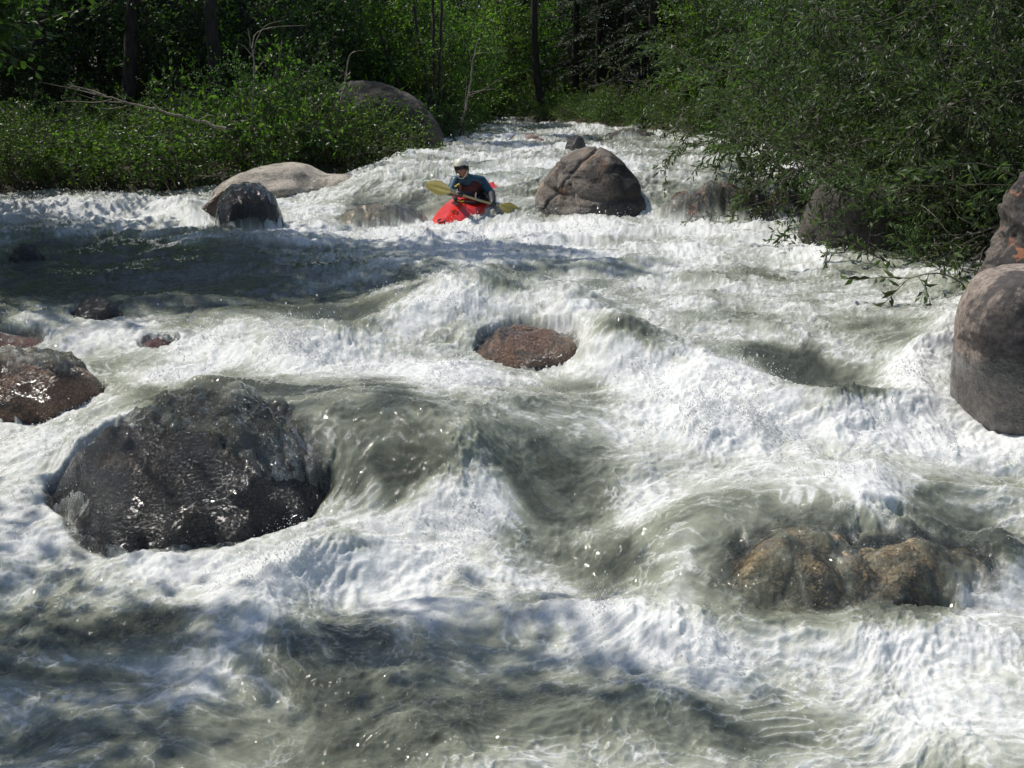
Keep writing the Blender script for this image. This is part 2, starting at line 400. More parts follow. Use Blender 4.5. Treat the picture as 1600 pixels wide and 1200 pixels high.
F += blob([ # green and dark water, the left pool's tree shade painted in
 (330, 420, 300, 60, -.22), (80, 430, 180, 40, -.1), (470, 480, 170, 26, -.25), (600, 500, 60, 18, -.3), (120, 385, 120, 12, -.15),
 (850, 430, 170, 16, -.25), (960, 505, 60, 18, -.45, 20), (1060, 560, 60, 14, -.3, 25), (1040, 425, 200, 20, -.12), (1330, 430, 160, 16, -.15), (1020, 375, 90, 8, -.3), (1430, 410, 90, 20, -.1),
 (1300, 585, 120, 32, -.6, 10), (1200, 560, 100, 24, -.35, 18), (1130, 500, 120, 14, -.15, 12), (1350, 520, 110, 22, -.25), (1430, 480, 90, 14, -.2),
 (1140, 620, 50, 26, -.3, 20), (1240, 650, 60, 16, -.25), (900, 625, 90, 16, -.38), (900, 690, 90, 45, -.3), (860, 780, 90, 70, -.42), (880, 900, 110, 60, -.42), (980, 880, 60, 80, -.2),
 (640, 620, 60, 22, -.35), (640, 740, 90, 60, -.35), (480, 630, 170, 40, -.38), (300, 620, 160, 30, -.35), (480, 740, 110, 60, -.25),
 (1500, 830, 100, 34, -.62, 22), (1580, 870, 50, 30, -.4), (1480, 770, 60, 14, -.25), (1230, 880, 110, 90, -.3), (1150, 880, 80, 80, -.1), (1430, 920, 110, 50, -.35),
 (190, 970, 130, 26, -.5, -4), (90, 1010, 120, 22, -.3), (300, 1000, 60, 16, -.35), (100, 1060, 170, 22, -.32), (60, 1170, 120, 20, -.1), (350, 1140, 90, 60, -.15),
 (560, 1010, 70, 26, -.25), (640, 1120, 260, 80, -.30), (950, 1130, 260, 50, -.25), (520, 1180, 200, 40, -.2), (860, 1010, 120, 14, -.1), (1150, 1170, 150, 30, -.15)], **A)
ARC = [(470, 560), (560, 540), (640, 505), (760, 480), (880, 492), (950, 545), (1060, 580), (1150, 625), (1280, 665)]
ARC2 = [(1600, 470), (1500, 520), (1450, 560), (1420, 620), (1330, 650)]
ARC3 = [(1120, 1000), (1000, 985), (880, 950), (780, 880), (740, 800), (690, 760)]
ARC4 = [(560, 870), (640, 840), (720, 790), (760, 740)]
ARC5 = [(290, 1080), (330, 1010), (430, 930), (520, 890)]
ARC6 = [(0, 328), (110, 322), (210, 320), (300, 340)]
F += stroke(ARC, 40, .42, **A) + stroke(ARC2, 34, .45, **A) + stroke(ARC3, 30, .35, **A) + stroke(ARC5, 22, .28, **A) + stroke(ARC6, 26, .3, **A)

# brown falling water seen over the drowned ledges
F += blob([(1140, 305, 110, 26, -.45), (600, 325, 75, 20, -.45), (388, 325, 40, 24, -.5), (1240, 320, 50, 18, -.3), (1330, 880, 190, 70, -.18), (660, 745, 80, 90, -.15)], **A)
FT = F; F = sample(FT, wpx, wpy)
# ---- heights
def hump(xc, rx, yf, yb, h, fs=.7, bs=1.2):
    return h * np.exp(-((X0 - xc) / rx) ** 4) * ss(yf, yf + fs, Y0) * ss(yb + bs, yb, Y0)
Hh = np.zeros_like(PX)
x, y = X0, Y0
wx = x + .30 * pn2(x * .8, y * .8, 50) + .12 * pn2(x * 2.3, y * 2.3, 51)
wy = y + .30 * pn2(x * .8 + 9, y * .8, 52) + .12 * pn2(x * 2.3, y * 2.3 + 7, 53)
turb = .40 + .62 * np.clip(F, 0, 1)
Hh += .10 * pn2(wx * .55, wy * .8, 60) + .05 * pn2(wx * 1.2, wy * 1.8, 61)
HT = stroke(ARC[:6], 44, .19, **A) + stroke(ARC[5:], 40, .11, **A) + stroke(ARC2, 40, .12, **A) + stroke(ARC3, 36, .08, **A) + stroke(ARC4, 30, .05, **A) + stroke(ARC6, 30, .16, **A) + stroke(ARC5, 30, .05, **A)
HT += blob([(700, 465, 120, 26, .10), (1010, 560, 70, 30, .10), (1280, 590, 120, 34, -.16), (1180, 560, 80, 30, -.06), (560, 505, 110, 26, -.12), (960, 515, 60, 20, -.12), (1500, 830, 110, 40, -.14), (870, 900, 110, 60, -.10), (860, 690, 110, 60, .06),
  (660, 700, 110, 80, .06), (200, 970, 130, 40, -.05), (1300, 1010, 300, 30, .06), (470, 880, 180, 30, .04), (1560, 900, 50, 40, .12), (1250, 520, 110, 18, .07), (1100, 470, 60, 16, .08), (760, 660, 50, 40, .05)], **A)
Hh += sample(HT, PX, PY)
DB = DOMES['big']
Hh += hump(DB.cx + .5, 1.55, DB.cy - DB.ry * .75, DB.cy + .6, .36, .9, 1.3)
DT = DOMES['brown']
HX = .5 * (DT.cx + DOMES['tan'].cx); HYF = DT.cy - DT.ry * 1.05
Hh += hump(HX, 1.05, HYF, DT.cy + .45, .30, 1.0, 1.1)
for k_, t_ in (('brown', .29), ('tan', .27)):
    D_ = DOMES[k_]; D_.H = zb(D_.cy) + t_ - D_.z0
# upstream stair of waves
up = ss(17.2, 19, y)
Hh += up * (.08 * pn2(wx * .35, wy * .55, 63) + .08 * (1 - np.abs(pn2(wx * .5, wy * .9, 64))) ** 2 - .05)
F_up = up * (.35 * pn2(wx * .35, wy * .55, 63) + .3 * pn2(wx * .25, wy * .6, 66))
F = F + F_up
lod = np.clip(y / 9, .4, 4)
wx1, wy1 = wx.copy(), wy.copy()
amp, fr = .080, .95
det = np.zeros_like(Hh)
for k in range(7):
    n = pn2(wx * fr * .8, wy * fr * 1.15, 70 + k)
    rid = (1 - np.abs(n) * 1.5) if k % 2 == 0 else n
    det += amp * rid * (.5 if k % 2 == 0 else 1) * (1.35 if k >= 4 else 1)
    wx = wx + amp * .6 * n; wy = wy + amp * .4 * pn2(wx * fr, wy * fr + 5, 90 + k)
    amp *= .60; fr *= 1.93
Hh += det * turb
wx, wy = wx1 * .85 + wx * .15, wy1 * .85 + wy * .15
px_, py_ = x + .06 * pn2(x * 3, y * 3, 340), y + .06 * pn2(x * 3 + 5, y * 3, 341)
chop = .016 * (1 - 2.2 * np.abs(pn2(px_ * 3.6, py_ * 4.2, 342))) + .010 * (1 - 2.2 * np.abs(pn2(px_ * 7.5, py_ * 8.5, 343))) + .006 * (1 - 2.2 * np.abs(pn2(px_ * 15, py_ * 17, 344)))
Hh += chop * (.55 + .45 * ss(-.3, .4, pn2(x * 1.1, y * 1.3, 345))) * np.clip(lod, .8, 2.2) * ss(.1, .5, turb)
fine = fbm(x * 16, y * 19, 4, 310, .72)
fn = fbm(wx * 1.15, wy * 1.5, 7, 120, .60) * .62
fn2 = fbm(wx * 9, wy * 12, 4, 150, .6)
cell = 1 - np.abs(fbm(wx * 3.2, wy * 4.2, 4, 160, .6)) * 1.6          # lacy streaks between bubbles
mk = np.clip(F + fn * .38, 0, 1.3)
foam = ss(.40, 1.12, F + fn * .6 + fn2 * .16 + .14 * cell)
lace = ss(.72, .98, cell) * ss(.05, .5, F + .3 * fn) * .55
foam = np.clip(foam + lace * (1 - foam), 0, 1)
milk = ss(-.25, .85, mk)
Hh += foam * (.010 + .008 * fbm(wx * 9, wy * 11, 3, 170, .6)) * np.clip(lod, .6, 2)
spray = ss(.9, 1.5, F + .6 * fn)
spn = np.clip(fbm(x * 5, y * 5, 4, 175, .75), 0, 2)
Hh += .022 * spn ** 1.3 * ss(.75, 1.2, F + .3 * fn)
Z = zw(x, y + .25 * pn2(x * .6, y * .5, 180) * ss(15, 16, y) * ss(19, 18, y)) + Hh
clear = np.zeros_like(Z)
for nm, d in DOMES.items():
    hz, r = d.h(x, y)
    m_ = ss(1.12, .98, r)
    ex = 0
    # patches are given where the photo shows them: compare with the pixel at which the rock surface itself appears
    dyv = y; zr = np.maximum(hz, zb(y)) - CAMZ
    fwd = dyv * math.cos(PITCH) - zr * math.sin(PITCH); upc = dyv * math.sin(PITCH) + zr * math.cos(PITCH)
    ppx = 800 + x / fwd * FOC; ppy = 600 - upc / fwd * FOC
    for (a, b, c_, e) in EXPOSED[nm]:
        ex = np.maximum(ex, 1.25 - np.hypot((ppx - a) / c_, (ppy - b) / e))
    film = .028 + .02 * fbm(x * 3, y * 3, 4, 190) + .008 * fbm(x * 9, y * 7, 2, 191)
    uu, vv = d.uv(x, y); film = film + .12 * ss(.5, 1., r) * ss(-.1, .4, vv)
    if nm == 'big': film = film + np.maximum(.10 * ss(700, 620, ppy - .12 * (ppx - 318)), .10 * ss(470, 610, ppx)) * (1 + .5 * pn2(x * 3, y * 3, 193))
    if nm in ('brown', 'tan'): film = film + .01 + .05 * fbm(x * 2.6, y * 2.2, 3, 194)
    if len(EXPOSED[nm]):
        e_ = ss(-.22, .28, ex - .18 + .17 * fbm(x * 3.2, y * 2.2, 5, 195, .55)) * ss(.99, .90, r)
        film = film * (1 - e_) - .07 * e_
    else: e_ = 0
    near = Z - hz
    # over the dome: at least film above it; in the open patches just under it
    Zf = hz + film
    base = zw(x, y) - .05 + .5 * Hh
    if nm == 'big': base = zw(x, y) - .05 + Hh * (.5 + .45 * ss(d.cx - .1, d.cx + .6, x))
    if nm in ('pour', 'ledge', 'ledge2'): base = np.minimum(Z, base + .0)
    Zn = np.maximum(base, Zf)
    covered = np.maximum(Z * 1., Zf)
    kk = .75 if nm in ('big', 'brown', 'tan', 'pour', 'ledge', 'ledge2', 'spout') else .6
    if nm in ('big', 'brown', 'tan', 'pour', 'ledge', 'ledge2'): kk = 0.
    Zn2 = np.where(r < 1.0, Zn * kk + covered * (1 - kk), covered)
    Zn2 = Zn2 * (1 - e_) + np.minimum(Zn2, np.maximum(base, Zf)) * e_
    Z = Z * (1 - m_) + Zn2 * m_
    th = Z - hz
    if nm in ('brown', 'tan'): th = th + .10 * ss(.8, 1., r)
    clear = np.maximum(clear, (1. if nm not in ('brown', 'tan', 'pour', 'ledge', 'ledge2') else np.clip(.80 + .5 * fbm(x * 2.4, y * 2.0, 5, 197, .65), .15, 1)) * m_ * ss(.26, .04, th) * ss(1.12, .98, r))
# foam and milkiness, laid out as the finished surface shows itself
Zs = Z - det * turb
fw_ = Y0 * math.cos(PITCH) - (Zs - CAMZ) * math.sin(PITCH); uw_ = Y0 * math.sin(PITCH) + (Zs - CAMZ) * math.cos(PITCH)
F2 = sample(FT, 800 + X0 / fw_ * FOC + (wpx - PX), 600 - uw_ / fw_ * FOC + (wpy - PY)) + F_up
mk = np.clip(F2 + fn * .42 + .10 * fbm(wx * 4, wy * 5, 4, 168, .6), 0, 1.3)
foam = ss(.42, 1.24, F2 + fn * .66 + fn2 * .16 + .14 * cell + .28 * fine * np.clip(lod, .5, 1.2) * ss(.15, .6, F2 + .5 * fn))
cell2 = 1 - np.abs(fbm(wx * 8 + 3, wy * 10, 3, 165, .6)) * 1.7
lace = np.maximum(ss(.74, .98, cell) * ss(.0, .45, F2 + .3 * fn) * .6, ss(.72, 1., cell2) * ss(.05, .5, F2 + .5 * fn) * .42)
foam = np.clip(foam + lace * (1 - foam), 0, 1)
milk = ss(-.25, .85, mk)
foam = foam * (1 - .5 * clear)
# streaks running down the wet rocks
sx = fbm(x * 13, y * 3.5 + Z * 2, 5, 200, .65)
foam = np.clip(foam + clear * ss(.25, 1.1, sx) * .34, 0, 1)
Xw = x + .05 * pn2(x * 1.7, y * 1.7, 210) * turb; Yw = y - .10 * Hh
# sink the sheet a little where the banks are dry ground
shore = ss(.0, .5, ground(Xw, Yw) - zw(Xw, Yw) + .05)
Z = Z * (1 - shore) + (zw(Xw, Yw) - .05 + .2 * det) * shore
V = np.stack([Xw, Yw, Z], -1)

m, t = new_mat('river_water'); q = N(t)
geo = q.n('NewGeometry'); pos = geo.outputs['Position']
fo, mi, cl = q.attr('foam'), q.attr('milk'), q.attr('clear')
wv = q.n('Mapping'); wv.inputs['Scale'].default_value = (1, 1.15, 1); q.L(q.attr('warp', True), wv.inputs[0]); wp = wv.outputs[0]
na = q.noise(pos, 26, 5, .72, .6); nb = q.noise(pos, 120, 3, .65)
f2 = q.ramp(q.math('ADD', fo, q.math('MULTIPLY', q.ramp(fo, 0, .4, .2, 1), q.math('ADD', q.math('MULTIPLY', q.math('SUBTRACT', na, .5), .8), q.math('MULTIPLY', q.math('SUBTRACT', nb, .5), .7)))), .05, 1.05)
body = q.n('ValToRGB'); q.L(mi, body.inputs[0]); e = body.color_ramp.elements
e[0].position = 0; e[0].color = (.024, .028, .023, 1); e[1].position = 1; e[1].color = (.52, .535, .475, 1)
for pz, cc in ((.3, (.135, .147, .112, 1)), (.6, (.27, .287, .222, 1))):
    x_ = e.new(pz); x_.color = cc
col = q.mix(f2, body.outputs[0], (.74, .75, .735))
h = q.math('ADD', q.math('MULTIPLY', q.noise(pos, 17, 2, .5, .5), 1.0), q.math('MULTIPLY', q.noise(pos, 42, 1, .5, .6), .34))
h = q.math('ADD', h, q.math('MULTIPLY', q.math('MULTIPLY', q.noise(pos, 90, 3, .65), f2), .35))
nrmc = q.bump(h, 1., .07)
hb = q.math('ADD', q.math('MULTIPLY', q.noise(pos, 11, 3, .6, .5), .5), q.math('MULTIPLY', q.math('MULTIPLY', q.noise(pos, 55, 4, .7), f2), .8))
nrm = q.bump(hb, .38, .035)
ro = q.ramp(f2, 0, 1, .05, .40)
op = q.principled(Base_Color=col, Roughness=ro, IOR=1.33, Normal=nrm)
q.val(op.inputs['Subsurface Weight'], .55); op.inputs['Subsurface Radius'].default_value = (1, 1.1, 1.05); op.inputs['Subsurface Scale'].default_value = .035
op.inputs['Specular IOR Level'].default_value = .15
q.val(op.inputs['Coat Weight'], q.ramp(f2, .3, 1, 1, .45)); op.inputs['Coat Roughness'].default_value = .035; op.inputs['Coat IOR'].default_value = 1.36; q.L(nrmc, op.inputs['Coat Normal'])
tr = q.n('BsdfTransparent'); tr.inputs[0].default_value = (.93, .93, .86, 1)
gl = q.n('BsdfGlossy'); gl.inputs['Roughness'].default_value = .05; gl.inputs[0].default_value = (1, 1, 1, 1)
nrm2 = q.bump(h, .9, .05)
q.L(nrm2, gl.inputs['Normal'])
fr_ = q.n('Fresnel'); fr_.inputs[0].default_value = 1.33; q.L(nrm2, fr_.inputs['Normal'])
fm = q.n('MixShader'); q.L(q.math('ADD', fr_.outputs[0], .03), fm.inputs[0]); q.L(tr.outputs[0], fm.inputs[1]); q.L(gl.outputs[0], fm.inputs[2])
mx = q.n('MixShader')
q.L(q.math('MULTIPLY', q.math('MULTIPLY', cl, q.math('SUBTRACT', 1, q.math('MULTIPLY', f2, .95))), .86, clamp=True), mx.inputs[0]); q.L(op.outputs[0], mx.inputs[1]); q.L(fm.outputs[0], mx.inputs[2])
q.out(mx.outputs[0])
WATER_MAT = m
Vf = V.reshape(-1, 3)
water = mesh_np('river_water', Vf, grid_faces(nr, nc), m, attrs={'foam': foam.ravel(), 'milk': milk.ravel(), 'clear': np.clip(clear, 0, 1).ravel(),
    'warp': np.stack([wx * .75 + x * .25, wy * .75 + y * .25, Z * 1.0], -1).reshape(-1, 3)})
tag(water, kind='structure')

# ---- drops thrown up from the breaking crests; their white also imitates sun glints
m, t = new_mat('spray_drop'); q = N(t)
p = q.principled(Base_Color=(.9, .91, .92), Roughness=.12); p.inputs['Coat Weight'].default_value = 1; p.inputs['Coat Roughness'].default_value = .03
tl = q.n('BsdfTranslucent'); tl.inputs[0].default_value = (.92, .93, .94, 1); ms = q.n('MixShader'); ms.inputs[0].default_value = .7; q.L(p.outputs[0], ms.inputs[1]); q.L(tl.outputs[0], ms.inputs[2])
q.out(ms.outputs[0])
rg = np.random.RandomState(5)
crest = np.clip(Z - (zw(x, y) + .02), 0, .5) * 2.2 + .12
wgt = (ss(.6, 1.25, F2 + .5 * fn) * (crest + .3 * spn) + .10 * foam) * np.clip(.25 + 1.3 * fbm(x * 2.2, y * 2.2, 4, 330, .65), .02, 1.6) ** 2 * (1 - shore) * (np.abs(PX - 800) < 900) * (Yw < 24)
wgt = wgt * np.clip(Yw / 6, .6, 2)
wgt = np.clip(wgt, 0, None).ravel(); wgt /= wgt.sum()
ND = 42000
idx = rg.choice(len(wgt), ND, p=wgt)
c = Vf[idx] + rg.randn(ND, 3) * [.03, .03, 0]
hgt = rg.exponential(.022, ND) * (1 + 2.2 * crest.ravel()[idx]); c[:, 2] += np.minimum(hgt, .22)
rad = (.0010 + .0024 * rg.rand(ND) ** 2.2 + .0045 * rg.rand(ND) ** 14) * np.clip(c[:, 1] / 5, .8, 2.1) * .75
oc = np.array([(1, 1, 1), (1, -1, -1), (-1, 1, -1), (-1, -1, 1)], float) * .8
of = np.array([(0, 1, 2), (0, 3, 1), (0, 2, 3), (1, 3, 2)])
st = 1 + rg.rand(ND, 1, 1) * np.array([0, 0, 1.2])
Vd = (c[:, None] + oc[None] * rad[:, None, None] * st).reshape(-1, 3)
Fd = (of[None] + 4 * np.arange(ND)[:, None, None]).reshape(-1, 3)
d_ = mesh_np('water_spray', Vd, Fd, m); tag(d_, kind='stuff', label='white drops of spray thrown up from the breaking crests of the rapids, doubling as painted glints', cat='spray')

# ---------------------------------------------------------------- boulders
M_BLACK = rock_mat('black_wet_rock', (.020, .018, .016), (.055, .046, .034), (.010, .009, .008), .8, .4, wet_amt=.8, stain=(.14, .10, .055), bumps=1.0, scale=1.3)
M_BROWN = rock_mat('brown_wet_rock', (.27, .145, .085), (.46, .29, .18), (.03, .025, .02), .8, .5, wet_amt=.75, bumps=1.0, scale=1.4)
M_TAN = rock_mat('tan_wet_rock', (.36, .27, .17), (.54, .42, .28), (.10, .07, .04), .6, .5, wet_amt=.2, bumps=.9, scale=1.6)
M_RED = rock_mat('red_wet_rock', (.22, .06, .045), (.34, .12, .09), (.04, .02, .02), .7, .5, wet_amt=.9, bumps=.9, scale=1.6)
M_GREY = rock_mat('pale_rock', (.30, .27, .235), (.42, .385, .33), (.09, .08, .065), .55, .85, bumps=.5, scale=.9)
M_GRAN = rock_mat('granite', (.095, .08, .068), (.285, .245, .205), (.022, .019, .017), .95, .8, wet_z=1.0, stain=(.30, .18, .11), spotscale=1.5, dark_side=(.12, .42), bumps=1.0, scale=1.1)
M_PINK = rock_mat('pinkish_granite', (.19, .155, .135), (.29, .245, .215), (.035, .032, .034), .85, .8, wet_z=.8, bumps=.5, scale=.7, spotscale=2.6)
M_LICH = rock_mat('lichened_rock', (.075, .064, .058), (.15, .125, .108), (.02, .019, .02), .9, .85, lichen=(.24, .10, .05), bumps=.9, scale=1.)
M_DULL = rock_mat('dull_rock', (.052, .046, .040), (.105, .092, .08), (.035, .035, .025), .8, .9, bumps=.8, scale=.8)
M_FAR = rock_mat('rosy_rock', (.28, .20, .16), (.38, .30, .25), (.10, .07, .055), .6, .85, bumps=.6, scale=.8)

def dome_mesh(d, name, mat, label, n=90, mrings=56):
    th = np.arange(n) * 2 * np.pi / n; rr = np.concatenate([[.001], np.linspace(.02, .86, mrings - 16), np.linspace(.87, 1.22, 16)])
    Rr, Th = np.meshgrid(rr, th, indexing='ij')
    c, k = math.cos(d.rot), math.sin(d.rot)
    u, v = Rr * np.cos(Th) * d.rx, Rr * np.sin(Th) * d.ry
    X = d.cx + u * c - v * k; Y = d.cy + u * k + v * c
    Zz, r = d.h(X, Y)
    Zz = np.maximum(Zz, d.z0 - .55)
    base = np.array([d.cx, d.cy, d.z0 - .3])
    V = np.stack([X, Y, Zz], -1).reshape(-1, 3) - base
    k3 = (V + base) * 2.3
    V = V + .035 * np.stack([fbm3(k3, 4, 31), fbm3(k3, 4, 37), .3 * fbm3(k3, 4, 41)], -1) * min(1, d.rx)
    F = grid_faces(len(rr), n, True)
    nV = len(V); V = np.vstack([V, [[0, 0, -.45]]])
    last = (len(rr) - 1) * n + np.arange(n)
    F2 = np.stack([last, np.roll(last, -1), np.full(n, nV)], -1)
    o = mesh_np(name, V, [F, F2], mat); o.location = base
    return tag(o, label, 'rock')
for nm, mat, lab in [
  ('big', M_BLACK, 'big black wet boulder in the left foreground with water sliding over its top'),
  ('mid', M_BROWN, 'dark reddish brown rock in the middle of the river below a breaking wave'),
  ('left', M_BROWN, 'broad brown wet rock at the left edge behind the black foreground boulder'),
  ('red', M_RED, 'red wet rock at the left edge just behind the broad brown rock'),
  ('chip', M_RED, 'tiny reddish rock tip showing in white water right of the red rock'),
  ('dark', M_BLACK, 'small black rounded rock in the shaded water at left'),
  ('nub', M_BLACK, 'tiny dark rock nub in shaded water nearest the upper left edge'),
  ('brown', M_TAN, 'brown rock drowned under clear water in the right foreground, left one of two'),
  ('tan', M_TAN, 'tan rock drowned under clear water in the right foreground, right one of two'),
  ('spout', M_BLACK, 'dark glistening rock with water spilling over it in front of the long pale rock'),
  ('pour', M_TAN, 'low brown rock under the pour-over just left of the red kayak'),
  ('ledge', M_BROWN, 'wide brown ledge under falling water right of the big split boulder'),
  ('ledge2', M_BROWN, 'low wet brown rock under the falling water beside the overhanging bush'),
  ('low', M_FAR, 'low pinkish rock awash upstream, left of the small black dome rock'),
  ('flat', M_DULL, 'flat grey rock awash upstream near the right bank')]:
    dome_mesh(DOMES[nm], 'boulder', mat, lab)

def loft_rock(rows, Y, dfac, mat, label, n=120, m=110, seed=0, amp=.05, shape=2.3, back=0., cracks=(), sag=0., freq=1.1):
    """rows from top to bottom: photo py, px left, px right, seen at distance Y"""
    P = []
    for py, a, b in rows:
        l = at(a, py, Y); r_ = at(b, py, Y); P.append((l[2], l[0], r_[0]))
    Q = catmull(P, m)
    z, xl, xr = Q.T; hw = np.maximum((xr - xl) / 2, .004); cx = (xl + xr) / 2
    th = np.arange(n) * 2 * np.pi / n
    c, k = np.cos(th), np.sin(th)
    rr = (np.abs(c) ** shape + np.abs(k) ** shape) ** (-1 / shape)
    X = cx[:, None] + hw[:, None] * rr * c; Yv = Y + (hw.max() * (hw / hw.max()) ** .8)[:, None] * dfac * rr * k + back * (z - z[-1])[:, None]
    Zv = np.repeat(z[:, None], n, 1)
    V = np.stack([X, Yv, Zv], -1).reshape(-1, 3)
    top = np.array([[cx[0], Y + back * (z[0] - z[-1]), z[0]]])
    V = np.vstack([V, top])
    ctr = V.mean(0); D = V - ctr; D /= np.linalg.norm(D, axis=1)[:, None]
    nse = fbm3(V * freq, 6, seed, .52) + .5 * (.5 - np.abs(fbm3(V * freq * 1.3, 3, seed + 9)))
    # facets
    V = V + D * (amp * nse)[:, None]
    for (ca, cb, wd, dp) in cracks:          # cracks as planes: normal, offset point, width, depth
        nn = np.array(ca) / np.linalg.norm(ca); dist = (V - np.array(cb)) @ nn + .05 * fbm3(V * 3, 3, seed + 3)
        V = V - D * (dp * np.exp(-(dist / wd) ** 2))[:, None]
    F = grid_faces(m, n, True); f2 = np.stack([np.roll(np.arange(n), -1), np.arange(n), np.full(n, m * n)], -1)
    base = np.array([cx[-1], Y, z[-1]])
    o = mesh_np('boulder', V - base, [F, f2], mat); o.location = base
    return tag(o, label, 'boulder')
K = 16.4
kc = at(930, 300, K)
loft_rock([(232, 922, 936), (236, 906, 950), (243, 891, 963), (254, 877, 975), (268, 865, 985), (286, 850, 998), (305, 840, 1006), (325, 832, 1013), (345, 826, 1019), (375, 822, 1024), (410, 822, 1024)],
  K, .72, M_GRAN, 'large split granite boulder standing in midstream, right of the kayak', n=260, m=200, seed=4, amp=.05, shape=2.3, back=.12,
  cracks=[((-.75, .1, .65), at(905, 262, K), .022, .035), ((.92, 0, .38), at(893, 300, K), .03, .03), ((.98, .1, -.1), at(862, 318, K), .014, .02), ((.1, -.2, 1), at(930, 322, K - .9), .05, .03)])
loft_rock([(211, 897, 903), (214, 889, 909), (220, 885, 913), (228, 882, 916), (238, 880, 917), (250, 880, 917)], 24, .8, M_BLACK, 'small black dome shaped rock just upstream of the large split boulder', seed=6, amp=.03, n=60, m=40)
# right bank pair
loft_rock([(425, 1585, 1740), (432, 1556, 1770), (450, 1533, 1800), (490, 1512, 1830), (540, 1502, 1850), (600, 1500, 1860), (640, 1506, 1860), (675, 1530, 1850), (700, 1565, 1830), (730, 1610, 1800), (780, 1640, 1780)],
  7.5, .62, M_PINK, 'huge smooth pinkish grey boulder cut by the right edge of the photo', n=200, m=200, seed=8, amp=.055, shape=2.7, freq=1.1)
loft_rock([(262, 1625, 1660), (275, 1600, 1700), (300, 1588, 1750), (340, 1578, 1790), (380, 1562, 1810), (420, 1545, 1830), (460, 1534, 1840), (500, 1530, 1850), (600, 1530, 1850)],
  8.6, .6, M_LICH, 'rough dark boulder with orange lichen behind the smooth pinkish boulder at right', n=180, m=160, seed=10, amp=.13, shape=2.8, freq=1.6)
loft_rock([(290, 1285, 1420), (298, 1278, 1450), (316, 1268, 1480), (345, 1255, 1500), (378, 1243, 1510), (400, 1246, 1515), (440, 1252, 1515)], 13.6, .6, M_DULL, 'large dull grey boulder in shade beneath the overhanging willow', n=120, m=100, seed=12, amp=.06)
# left bank mound
loft_rock([(128, 548, 590), (134, 535, 618), (145, 528, 640), (160, 520, 662), (178, 512, 678), (200, 505, 688), (225, 500, 691), (240, 500, 690), (275, 500, 688)], 24.5, .7, M_DULL, 'huge dark rounded boulder among the bushes on the left bank', n=160, m=120, seed=14, amp=.10, freq=.8)
# leaning slab beside the spilling rock
loft_rock([(300, 346, 350), (308, 334, 350), (320, 321, 349), (335, 310, 345), (348, 304, 340), (365, 300, 336), (390, 300, 336)], 15.75, .5,
  rock_mat('rusty_green_rock', (.10, .09, .04), (.24, .10, .05), (.03, .03, .02), .7, .5, wet_amt=.8, scale=1.8), 'leaning rust and green slab beside the dark rock with water spilling over', seed=16, amp=.03, n=60, m=50)
# far rocks
for rows, Y, lab in [([(170, 838, 848), (176, 828, 854), (186, 822, 856), (198, 822, 858), (206, 822, 858)], 46, 'rosy peaked rock with a stick leaning on it at the far bend'),
  ([(178, 866, 884), (184, 861, 892), (192, 860, 894), (206, 860, 894)], 44, 'rounded pale rock at the far bend, right of the peaked rock'),
  ([(165, 896, 912), (172, 890, 920), (184, 888, 924), (200, 888, 924)], 45, 'rosy rock half hidden by bushes at the far bend'),
  ([(194, 925, 942), (198, 915, 950), (205, 911, 953), (214, 910, 954)], 36, 'low brownish rock at the waters edge below the far right bushes'),
  ([(200, 1052, 1064), (205, 1046, 1072), (214, 1042, 1078), (226, 1042, 1078)], 32, 'small grey rock at the waters edge under the right bank bushes')]:
    loft_rock(rows, Y, .7, M_FAR if 'grey' not in lab and 'pale' not in lab else M_GREY, lab, n=56, m=40, seed=int(Y), amp=.08)
for (px, py, Y, s_, lab) in [(1010, 214, 33.5, .5, 'dark stone at the water line left of the small grey rock')]:
    loft_rock([(py - 8, px - 6, px + 6), (py - 4, px - 16, px + 16), (py, px - 19, px + 19), (py + 10, px - 20, px + 20)], Y, .7, M_DULL, lab, n=40, m=24, seed=33, amp=.06)

def long_rock(tops, Y, depth, zbot, mat, label, seed):
    """rock lofted along x: (px, py top, depth factor)"""
    n, m = 150, 64
    P = catmull([(at(a, b, Y)[0], at(a, b, Y)[2], c) for a, b, c in tops], n)
    ph = np.linspace(0, np.pi, m)
    c, k = np.cos(ph), np.sin(ph)
    c = np.sign(c) * np.abs(c) ** .75; k = np.abs(k) ** .8
    H = P[:, 1] - zbot
    X = np.repeat(P[:, 0][:, None], m, 1); Yv = Y + P[:, 2][:, None] * depth * c; Zv = zbot + H[:, None] * k
    V = np.stack([X, Yv, Zv], -1).reshape(-1, 3)
    nse = fbm3(V * 1.2, 5, seed)
    V[:, 2] += .04 * nse * np.tile(k, n); V[:, 1] += .06 * fbm3(V * 1.5, 4, seed + 5)
    # hollows worn in the side and top
    for (hx, hz, hy, rr, dp) in [(at(445, 276, Y)[0], at(445, 276, Y)[2], Y - .5, .26, .10), (at(487, 272, Y)[0], at(487, 272, Y)[2], Y - .42, .30, .13), (at(462, 292, Y)[0], at(462, 292, Y)[2], Y - .9, .22, -.10)]:
        dd = ((V[:, 0] - hx) / rr) ** 2 + ((V[:, 2] - hz) / (rr * .5)) ** 2 + ((V[:, 1] - hy) / .7) ** 2
        V[:, 1] += dp * np.exp(-dd); V[:, 2] -= dp * .5 * np.exp(-dd)
    base = np.array([P[n // 2, 0], Y, zbot])
    o = mesh_np('boulder', V - base, grid_faces(n, m), mat); o.location = base
    return tag(o, label, 'boulder')
